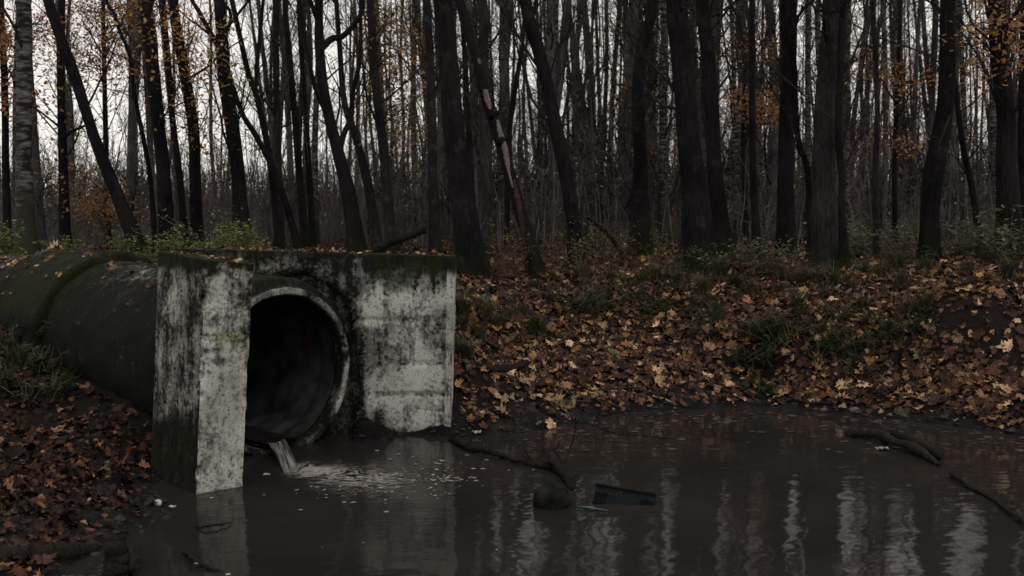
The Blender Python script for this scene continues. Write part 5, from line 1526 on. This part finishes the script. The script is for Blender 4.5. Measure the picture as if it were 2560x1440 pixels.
tufts += [(1215, 800), (1270, 770), (1340, 840), (1160, 790), (1530, 700), (1640, 700), (1600, 720), (1720, 790), (1780, 810), (1850, 760), (1880, 740), (1950, 740), (1905, 700), (2060, 750), (2160, 690), (2250, 720), (1390, 710), (1330, 730), (1810, 700), (2430, 690), (2150, 780), (1990, 780)]
for k, ((x, y), lab) in enumerate(zip(tufts, place_words(tufts, 'drooping dark grass tuft', 'grass tufts'))):
    o = bpy.data.objects.new('grass_tuft', tm_[k % 3]); C.objects.link(o)
    o.location = on_bank(x + rng.normal(0, 4), y); o.rotation_euler = (rng.normal(.1, .1), rng.normal(0, .1), rng.uniform(0, 6)); s_ = rng.uniform(.75, 1.25); o.scale = (s_, s_, s_)
    tag(o, lab, 'grass', 'grass tufts on the banks')

# fern
def fern(seed, loc, rot, s, lab):
    rng = np.random.default_rng(seed)
    e = empty('fern', loc); e.scale = (s, s, s); e.rotation_euler = (0, 0, rot)
    tag(e, lab, 'fern', 'ferns at the top of the right bank')
    for f in range(7):
        az = f / 7 * 6.28 + rng.normal(0, .2); L = rng.uniform(.4, .6)
        V, F = [], []
        K = 14
        dr = np.array([math.cos(az), math.sin(az)]); sd_ = np.array([-dr[1], dr[0]])
        for j in range(K):
            s0 = (j + 1) / K; r = L * s0; z = .28 * math.sin(s0 * 2.2) * L * 2
            c = np.array([*(dr * r), z]); w0 = .11 * math.sin(math.pi * min(1, s0 * .9 + .1)) + .01
            for sg in (-1, 1):
                tip = c + np.array([*(sd_ * sg * w0 + dr * .03), -.015])
                n0 = len(V); V += [c, c + np.array([*(dr * .022), 0]), tip]; F.append([n0, n0 + 1, n0 + 2])
        V = np.array(V)
        me = mesh_data('frond', V, [np.array(F)], M['leaf_col'], True, np.tile(np.array([.075, .095, .04]), (len(V), 1)))
        o = bpy.data.objects.new('frond', me); C.objects.link(o); o.parent = e
fern(1, on_bank(2330, 655), 0.3, 1.0, 'pale feathery fern in front of the splintered snag')
fern(2, on_bank(2280, 665), 1.3, .7, 'smaller fern left of the one below the snag')
fern(3, on_bank(1960, 655), 2.0, .7, 'small fern at the foot of the smooth trunk')

# ------------------------------------------------------------------ logs, sticks and debris
def stick(name, label, pts, mat, cat='branch', group=None, wob=0.004, sides=9, twigs=0, seed=0, children=()):
    """pts: [(point xyz, radius)]"""
    rng = np.random.default_rng(300 + seed)
    a = np.array([[*p, r] for p, r in pts])
    q = smooth_path(a, max(12, 7 * len(pts)))
    q[:, :3] += rng.normal(0, wob, (len(q), 3))
    q[:, 3] *= 1 + .35 * fbm(q[:, :3] + seed, 5.0, 2)
    e = empty(name, q[0, :3]); tag(e, label, cat, group)
    V, F = tubes(q[None, :, :3], q[None, :, 3], sides, True)
    V += (0.008 * np.stack([fbm(V, 12, 3), fbm(V + 5, 12, 3), fbm(V + 9, 12, 3)], 1))
    mobj('stem', V, F, M[mat], e)
    for c in children:
        a = np.array([[*p, r] for p, r in c]); qq = smooth_path(a, 10)
        V, F = tubes(qq[None, :, :3], qq[None, :, 3], 6, True); mobj('side_branch', V, F, M[mat], e)
    if twigs:
        V, F = join(grow(q[:, :3], q[:, 3], rng, twigs, twigs * 3, 0, .25, .3, .1, .004)); mobj('twigs', V, F, M[mat], e)
    return e
def g(px_, py_, z=0.01): return G(px_, py_, z)
stick('drowned_branch', 'long dark branch lying in the water from the headwall corner to the round stone', [(g(1128, 1098, .01), .025), (g(1170, 1120, .02), .02), (g(1225, 1130, .03), .024), (g(1290, 1150, .02), .018), (g(1345, 1162, .02), .022), (g(1385, 1168, .03), .026), (g(1412, 1190, .03), .026), (g(1432, 1226, .0), .02)], 'bark_black', seed=1,
      children=[[(g(1390, 1168, .03), .012), (g(1372, 1150, .10), .010), (W(1358, 1120, 7.45), .008), (W(1357, 1040, 7.5), .006)],
                [(g(1400, 1175, .03), .012), (W(1418, 1140, 7.2), .009), (W(1436, 1085, 7.25), .007), (W(1440, 1030, 7.3), .005)],
                [(g(1380, 1168, .03), .009), (W(1365, 1130, 7.3), .007), (W(1392, 1120, 7.35), .006), (W(1398, 1105, 7.3), .004)],
                [(g(1412, 1186, .03), .009), (W(1402, 1150, 7.2), .007), (W(1385, 1125, 7.2), .005)]], twigs=9)
stick('thin_branch', 'thin bent twig curving out of the water near the far shore', [(g(1440, 1055, .03), .006), (g(1480, 1062, .05), .006), (g(1530, 1080, .04), .005), (g(1600, 1090, .03), .004), (g(1690, 1098, .01), .003)], 'bark_black', seed=2, twigs=4)
stick('floating_log', 'broken log with a jagged elbow lying half sunk near the right shore', [(g(2118, 1084, .02), .03), (g(2150, 1082, .05), .04), (g(2195, 1084, .06), .04), (g(2230, 1100, .06), .036), (g(2290, 1122, .05), .034), (g(2350, 1163, .01), .015)], 'wood_wet', 'log', seed=3, children=[[(g(2190, 1084, .05), .02), (g(2205, 1098, .03), .022), (g(2225, 1108, .0), .02)]])
stick('floating_log', 'smooth short log lying against the far side of the elbowed one', [(g(2232, 1082, .06), .03), (g(2270, 1098, .06), .035), (g(2310, 1116, .05), .036), (g(2352, 1138, .04), .034)], 'bark_black', 'log', seed=4)
stick('sunken_branch', 'long straight branch sinking toward the right edge of the pond', [(g(2375, 1185, .02), .014), (g(2420, 1215, .015), .014), (g(2480, 1248, .01), .012), (g(2540, 1290, .02), .014), (g(2600, 1330, .02), .014)], 'bark_black', seed=5)
stick('fallen_log', 'short charred log on the leaves right of the headwall', [(on_bank(1196, 930) + np.array([0, 0, .03]), .036), (on_bank(1240, 936) + np.array([0, 0, .04]), .04), (on_bank(1280, 934) + np.array([0, 0, .045]), .038), (on_bank(1318, 928) + np.array([0, 0, .05]), .030)], 'bark_black', 'log', seed=6)
stick('fallen_branch', 'dark stick lying on the mud of the far shore', [(on_bank(1960, 1000) + np.array([0, 0, .02]), .012), (on_bank(2000, 1012) + np.array([0, 0, .03]), .012), (on_bank(2040, 1018) + np.array([0, 0, .03]), .011), (on_bank(2110, 1016) + np.array([0, 0, .02]), .007)], 'bark_black', seed=7)
stick('leaning_log', 'fallen log propped up behind the headwall, above its top edge', [(W(925, 632, 12.0), .055), (W(960, 612, 12.0), .05), (W(1005, 596, 12.0), .042), (W(1062, 576, 12.0), .03)], 'bark', 'log', seed=8, children=[[(W(1040, 583, 12), .02), (W(1058, 572, 12), .02), (W(1068, 570, 12), .012)]])
stick('leaning_branch', 'bent dead branch leaning between the black tree and the kinked tree', [(W(1470, 545, 14), .02), (W(1500, 568, 14), .03), (W(1525, 592, 14), .034), (W(1545, 620, 14), .036), (W(1562, 648, 14), .04)], 'bark', seed=9)
stick('fallen_branch', 'thin pale-ended stick floating left of the pond centre front', [(g(489, 1318, .01), .010), (g(515, 1316, .02), .008), (g(545, 1311, .02), .008), (g(580, 1306, .01), .005)], 'wood_wet', seed=10)
stick('post_stump', 'thick black stump standing in the mud at the bottom left', [(G(283, 1470, 0) + np.array([0, 0, -.15]), .085), (G(283, 1470, 0) + np.array([0, .01, .02]), .074), (G(283, 1470, 0) + np.array([.01, .02, .13]), .070), (G(283, 1470, 0) + np.array([0, .04, .25]), .055)], 'bark_black', 'stump', seed=11, sides=14)
stick('sunken_branch', 'knobbly black root poking from the shallows beside the stump', [(g(310, 1440, .0), .022), (g(330, 1410, .05), .026), (g(325, 1375, .06), .022), (g(312, 1350, .04), .016)], 'bark_black', seed=12, children=[[(g(328, 1400, .05), .012), (g(345, 1380, .06), .008), (g(352, 1370, .04), .005)]])
stick('fallen_branch', 'dark branch lying along the mud at the lower left shore', [(g(180, 1300, .06), .016), (g(230, 1305, .05), .018), (g(270, 1312, .04), .018), (g(320, 1330, .02), .012)], 'bark_black', seed=13)
stick('sunken_log', 'grey rotten log lying flat across the bottom left corner', [(g(-60, 1400, .05), .05), (g(20, 1398, .05), .055), (g(100, 1388, .05), .05), (g(180, 1380, .03), .045), (g(240, 1372, .0), .03)], 'wood_wet', 'log', seed=14)
stick('sunken_branch', 'knotted twig breaking the surface at the bottom, right of the stump', [(g(460, 1380, .0), .012), (g(475, 1385, .03), .012), (g(500, 1410, .02), .01), (g(560, 1430, .0), .007)], 'bark_black', seed=15)
stick('drowned_branch', 'thin root hanging at the silt mound by the pipe', [(W(865, 1060, 7.95), .008), (W(862, 1085, 7.85), .008), (W(870, 1110, 7.8), .006), (W(885, 1122, 7.8), .004)], 'bark_black', seed=16)

def pebble(name, label, c, rx, ry, rz, mat, cat, seed=0, group=None):
    u = np.linspace(0, 2 * np.pi, 20, endpoint=False); v = np.linspace(0.02, np.pi - 0.02, 12)
    U, Vv_ = np.meshgrid(u, v)
    D = np.stack([np.cos(U) * np.sin(Vv_), np.sin(U) * np.sin(Vv_), np.cos(Vv_)], -1).reshape(-1, 3)
    D = D * (1 + .30 * fbm(D + seed * 3.1, 1.6, 3) + .16 * fbm(D + seed, 5.0, 2))[:, None]
    V = np.array(c) + D * [rx, ry, rz]
    i = np.arange(11)[:, None] * 20; j = np.arange(20)[None]; j2 = (j + 1) % 20
    F = np.stack([i + j, i + j2, i + 20 + j2, i + 20 + j], -1).reshape(-1, 4)
    o = mobj(name, V, [F], M[mat]); tag(o, label, cat, group); return o
pebble('boulder', 'round dark stone half under water beside the crate', g(1380, 1258, .02) + np.array([0, .03, .015]), .125, .11, .09, 'stone', 'stone', 1)
for k, (x, y, r_, m_, lab) in enumerate(((2135, 1031, .036, 'stone_pale', 'pale stone on the mud by the dark stick'), (2060, 1029, .028, 'stone_pale', 'flat pale stone left of the dark shore stick'), (2225, 1040, .02, 'stone_pale', 'small pale stone right of the pale one on the far mud'))):
    p = np.array(on_bank(x, y)); pebble('stone', lab, p + [0, 0, r_ * .4], r_ * 1.3, r_, r_ * .8, m_, 'stone', k + 2)
# clods, pebbles and bits of rot along the water line
rng = np.random.default_rng(555)
pp_ = scat(26000, -4.6, 7.0, 4.4, 10.6); zz_ = height(pp_[:, 0], pp_[:, 1])
k_ = (zz_ > -.02) & (zz_ < .17) & (rng.random(len(zz_)) < .8); pp_, zz_ = pp_[k_], zz_[k_]
m = min(len(pp_), 3200); pp_, zz_ = pp_[:m], zz_[:m]
u8 = np.array([[0, 0, 1], [1, 0, 0], [.3, .95, .1], [-.8, .6, 0], [-.8, -.6, 0.1], [.3, -.95, 0], [0, 0, -1.0]])
f8 = np.array([[0, 1, 2], [0, 2, 3], [0, 3, 4], [0, 4, 5], [0, 5, 1], [6, 2, 1], [6, 3, 2], [6, 4, 3], [6, 5, 4], [6, 1, 5]])
sz_ = np.exp(rng.normal(math.log(.011), .55, m)).clip(.004, .04)
Vc = u8[None] * sz_[:, None, None] * rng.uniform(.6, 1.4, (m, 7, 3)) * np.array([1.3, 1, .7]) + np.stack([pp_[:, 0], pp_[:, 1], zz_], 1)[:, None]
Fc = f8[None] + (np.arange(m) * 7)[:, None, None]
cc = np.array([(.016, .015, .0155), (.030, .028, .028), (.010, .009, .009), (.09, .08, .07), (.06, .035, .022)])[rng.choice(5, m, p=[.4, .27, .22, .04, .07])]
o = mobj('mud_clods', Vc.reshape(-1, 3), [Fc.reshape(-1, 3)], M['leaf_col'], ground, False, col=np.repeat(cc, 7, axis=0)); tag(o, kind='stuff')

def scrap(label, c, s, seed, name='plastic_scrap', ax=1.6):
    rng = np.random.default_rng(seed)
    nu_ = 6; u, v = np.meshgrid(np.linspace(-1, 1, nu_), np.linspace(-1, 1, nu_))
    V = np.stack([u.ravel() * s * ax, v.ravel() * s, rng.uniform(0, .7, nu_ * nu_) * s], 1) + rng.normal(0, s * .12, (nu_ * nu_, 3))
    V[:, 2] = np.abs(V[:, 2])
    V = np.concatenate([V, V - [0, 0, s * .25]])
    f = grid_faces(nu_, nu_)
    o = mobj(name, V + np.array(c), [np.concatenate([f, f[:, ::-1] + nu_ * nu_])], M['white'], None, False); tag(o, label, 'litter', 'pale scraps of litter'); return o
scrap('crumpled white scrap on the mud at the right foot of the headwall', g(1192, 1081, .03), .022, 1)
scrap('white foam sliver floating just left of the falling water', g(666, 1187, .006), .014, 2)
scrap('small white scrap on the mud in front of the wing wall', g(297, 1284, .03), .012, 3, ax=1)
scrap('white scrap at the water edge left of the wing wall foot', g(430, 1267, .02), .012, 4)
scrap('tiny white scrap beside the black stump', g(316, 1375, .06), .010, 5, ax=1)
scrap('white scrap at the bottom edge right of the stump', g(570, 1437, .01), .010, 6, ax=1)
scrap('white scrap stuck on the bottom twig', g(493, 1409, .02), .008, 7)
scrap('pale fluff caught under the elbowed log', g(2205, 1122, .01), .03, 8)
scrap('white crumb in front of the wing wall foot', g(529, 1245, .01), .009, 9, ax=1)
scrap('white flake floating on the dark water by the silt mound', g(942, 1127, .006), .009, 10)

# drinks can
def can():
    c = np.array(g(390, 1256, .03)); ax_ = np.array([0.80, -0.55, 0.12]); ax_ /= np.linalg.norm(ax_)
    e = empty('drinks_can', c); tag(e, 'small white and black can lying at the foot of the wing wall', 'can')
    prof_ = [(-.036, .009), (-.036, .017), (-.033, .020), (.033, .020), (.036, .017), (.036, .009)]
    P = np.array([c + ax_ * a for a, _ in prof_]); R = np.array([r for _, r in prof_])
    V, F = tubes(P[None], R[None], 16, True); mobj('body', V, F, M['white'], e, True)
    P = np.array([c + ax_ * a for a in (-.03, .012)]); V, F = tubes(P[None], np.array([[.0205, .0205]]), 16); mobj('printed_band', V, F, M['can_dark'], e)
can()

# plastic crate
def crate():
    a = g(1492, 1250, 0.0); b_ = g(1638, 1258, 0.0)
    u = (b_ - a); Lx = np.linalg.norm(u); u /= Lx
    top_a, top_b = W(1489, 1211, a[1]), W(1640, 1237, b_[1])
    c = (top_a + top_b) / 2
    e = empty('plastic_crate', c); tag(e, 'dark slatted plastic crate sinking on its side, tilted out of the water', 'crate')
    X = (top_b - top_a); Wd = np.linalg.norm(X); X /= Wd
    Yd = np.array([0.0, 1.0, -0.9]); Yd -= X * (Yd @ X); Yd /= np.linalg.norm(Yd)
    Zd = np.cross(X, Yd)
    def box(cx_, cy_, cz_, sx, sy, sz):
        V = []
        for k in range(8):
            sx_, sy_, sz_ = (k & 1) - .5, ((k >> 1) & 1) - .5, ((k >> 2) & 1) - .5
            V.append(c + X * (cx_ + sx_ * sx) + Yd * (cy_ + sy_ * sy) + Zd * (cz_ + sz_ * sz))
        return np.array(V), np.array([[0, 1, 3, 2][::-1], [4, 5, 7, 6], [0, 1, 5, 4], [2, 3, 7, 6][::-1], [0, 2, 6, 4][::-1], [1, 3, 7, 5]])
    D_ = .24; Hh = .125
    def part(name, boxes):
        V, F = join([box(*q) for q in boxes]); mobj(name, V, F, M['crate'], e, False)
    part('rim', [(0, 0, 0, Wd, .022, .012), (0, D_, 0, Wd, .022, .012), (-Wd / 2 + .011, D_ / 2, .001, .022, D_, .012), (Wd / 2 - .011, D_ / 2, .001, .022, D_, .012)])
    for sgn in (-1, 1):
        part('corner_post', [(sgn * (Wd / 2 - .045), .004, -Hh / 2, .085, .009, Hh)])
    for yy in (0.003, D_ - .003):
        bars = [(x, yy, -.034, .0085, .006, .05) for x in np.linspace(-Wd / 2 + .09, Wd / 2 - .09, 11)]
        bars += [(0, yy, z, Wd - .12, .0066, .005) for z in (-.022, -.036)]
        bars += [(0, yy, -.010, Wd - .12, .0064, .012)]
        part('lattice_side', bars + [(0, yy, -.088, Wd - .02, .007, .076)])
    for xx in (-Wd / 2 + .006, Wd / 2 - .006):
        part('end_panel', [(xx, D_ / 2, -Hh / 2, .006, D_ - .02, Hh - .01)])
    part('base_grid', [(x, D_ / 2, -Hh, .008, D_, .005) for x in np.linspace(-Wd / 2 + .02, Wd / 2 - .02, 12)] + [(0, y, -Hh + .001, Wd, .008, .005) for y in np.linspace(.01, D_ - .01, 8)])
crate()
# green bottle
P = np.array([g(1440, 1266, .012), g(1462, 1268, .014), g(1470, 1269, .014), g(1520, 1277, .004)])
V, F = tubes(P[None], np.array([[.006, .007, .010, .006]]), 12, True)
bt = mobj('glass_bottle', V, F, M['green_glass']); tag(bt, 'thin greenish glass bottle floating between the round stone and the crate', 'bottle')

# leaves and moss scraps lying on the concrete tops
rng = np.random.default_rng(321)
pts_, nn_ = [], []
for _ in range(110):
    a, b = rng.uniform(470, 1130), 0
    p = W(a, 628, 8.3 + rng.uniform(.03, .25)); zt = np.interp(a, [440, 1137], [1.575, 1.515]); pts_.append([p[0], p[1], zt + .012]); nn_.append([0, 0, 1])
for _ in range(38):
    s, u = rng.uniform(0, 1, 2)
    p = (1 - s) * ((1 - u) * W(520, 651, 6.55) + u * W(630, 659, 6.7)) + s * ((1 - u) * W(402, 629, 6.98) + u * W(425, 629, 8.0)); pts_.append([p[0], p[1], p[2] + .014]); nn_.append([0, 0, 1])
for _ in range(330):
    t_ = rng.uniform(1.2, 5.8); an = rng.normal(math.pi / 2, .42 + .25 * (t_ > 3.2)); r_ = .762 if t_ < 2.45 else ((.85 - .15 * float(sstep(t_, 3.3, 4.35))) if t_ < 4.4 else .70)
    if t_ < 2.5 and rng.random() < .75: continue
    an = an if math.cos(an) < .1 or rng.random() < .3 else math.pi - an
    if t_ > 3.2 and rng.random() < .5: an = rng.uniform(1.6, 2.7)
    d_ = math.cos(an) * Uh + math.sin(an) * Vv; p = PC + AXIS * t_ + d_ * r_; pts_.append(p); nn_.append(d_)
pts_.append(PC + AXIS * 3.35 + (math.cos(1.75) * Uh + math.sin(1.75) * Vv) * .855); nn_.append(Vv)
pts_, nn_ = np.array(pts_), np.array(nn_, float); m = len(pts_)
fr = leaf_frames(m, nn_, .18, rng)
cc = PAL[rng.integers(0, 8, m)] * rng.uniform(.5, .9, (m, 1)); sz = rng.uniform(.022, .085, m); sz[-1] = .13; cc[-1] = (.30, .24, .18)
V, F, Cc = joined_leaves(pts_, fr, sz, rng.integers(0, 12, m), cc, TEMPL)
o = mobj('leaves_on_concrete', V, F, M['leaf_col'], None, True, col=Cc); tag(o, 'scattered dead leaves lying on the wall tops and the pipe', 'leaves', kind='stuff')
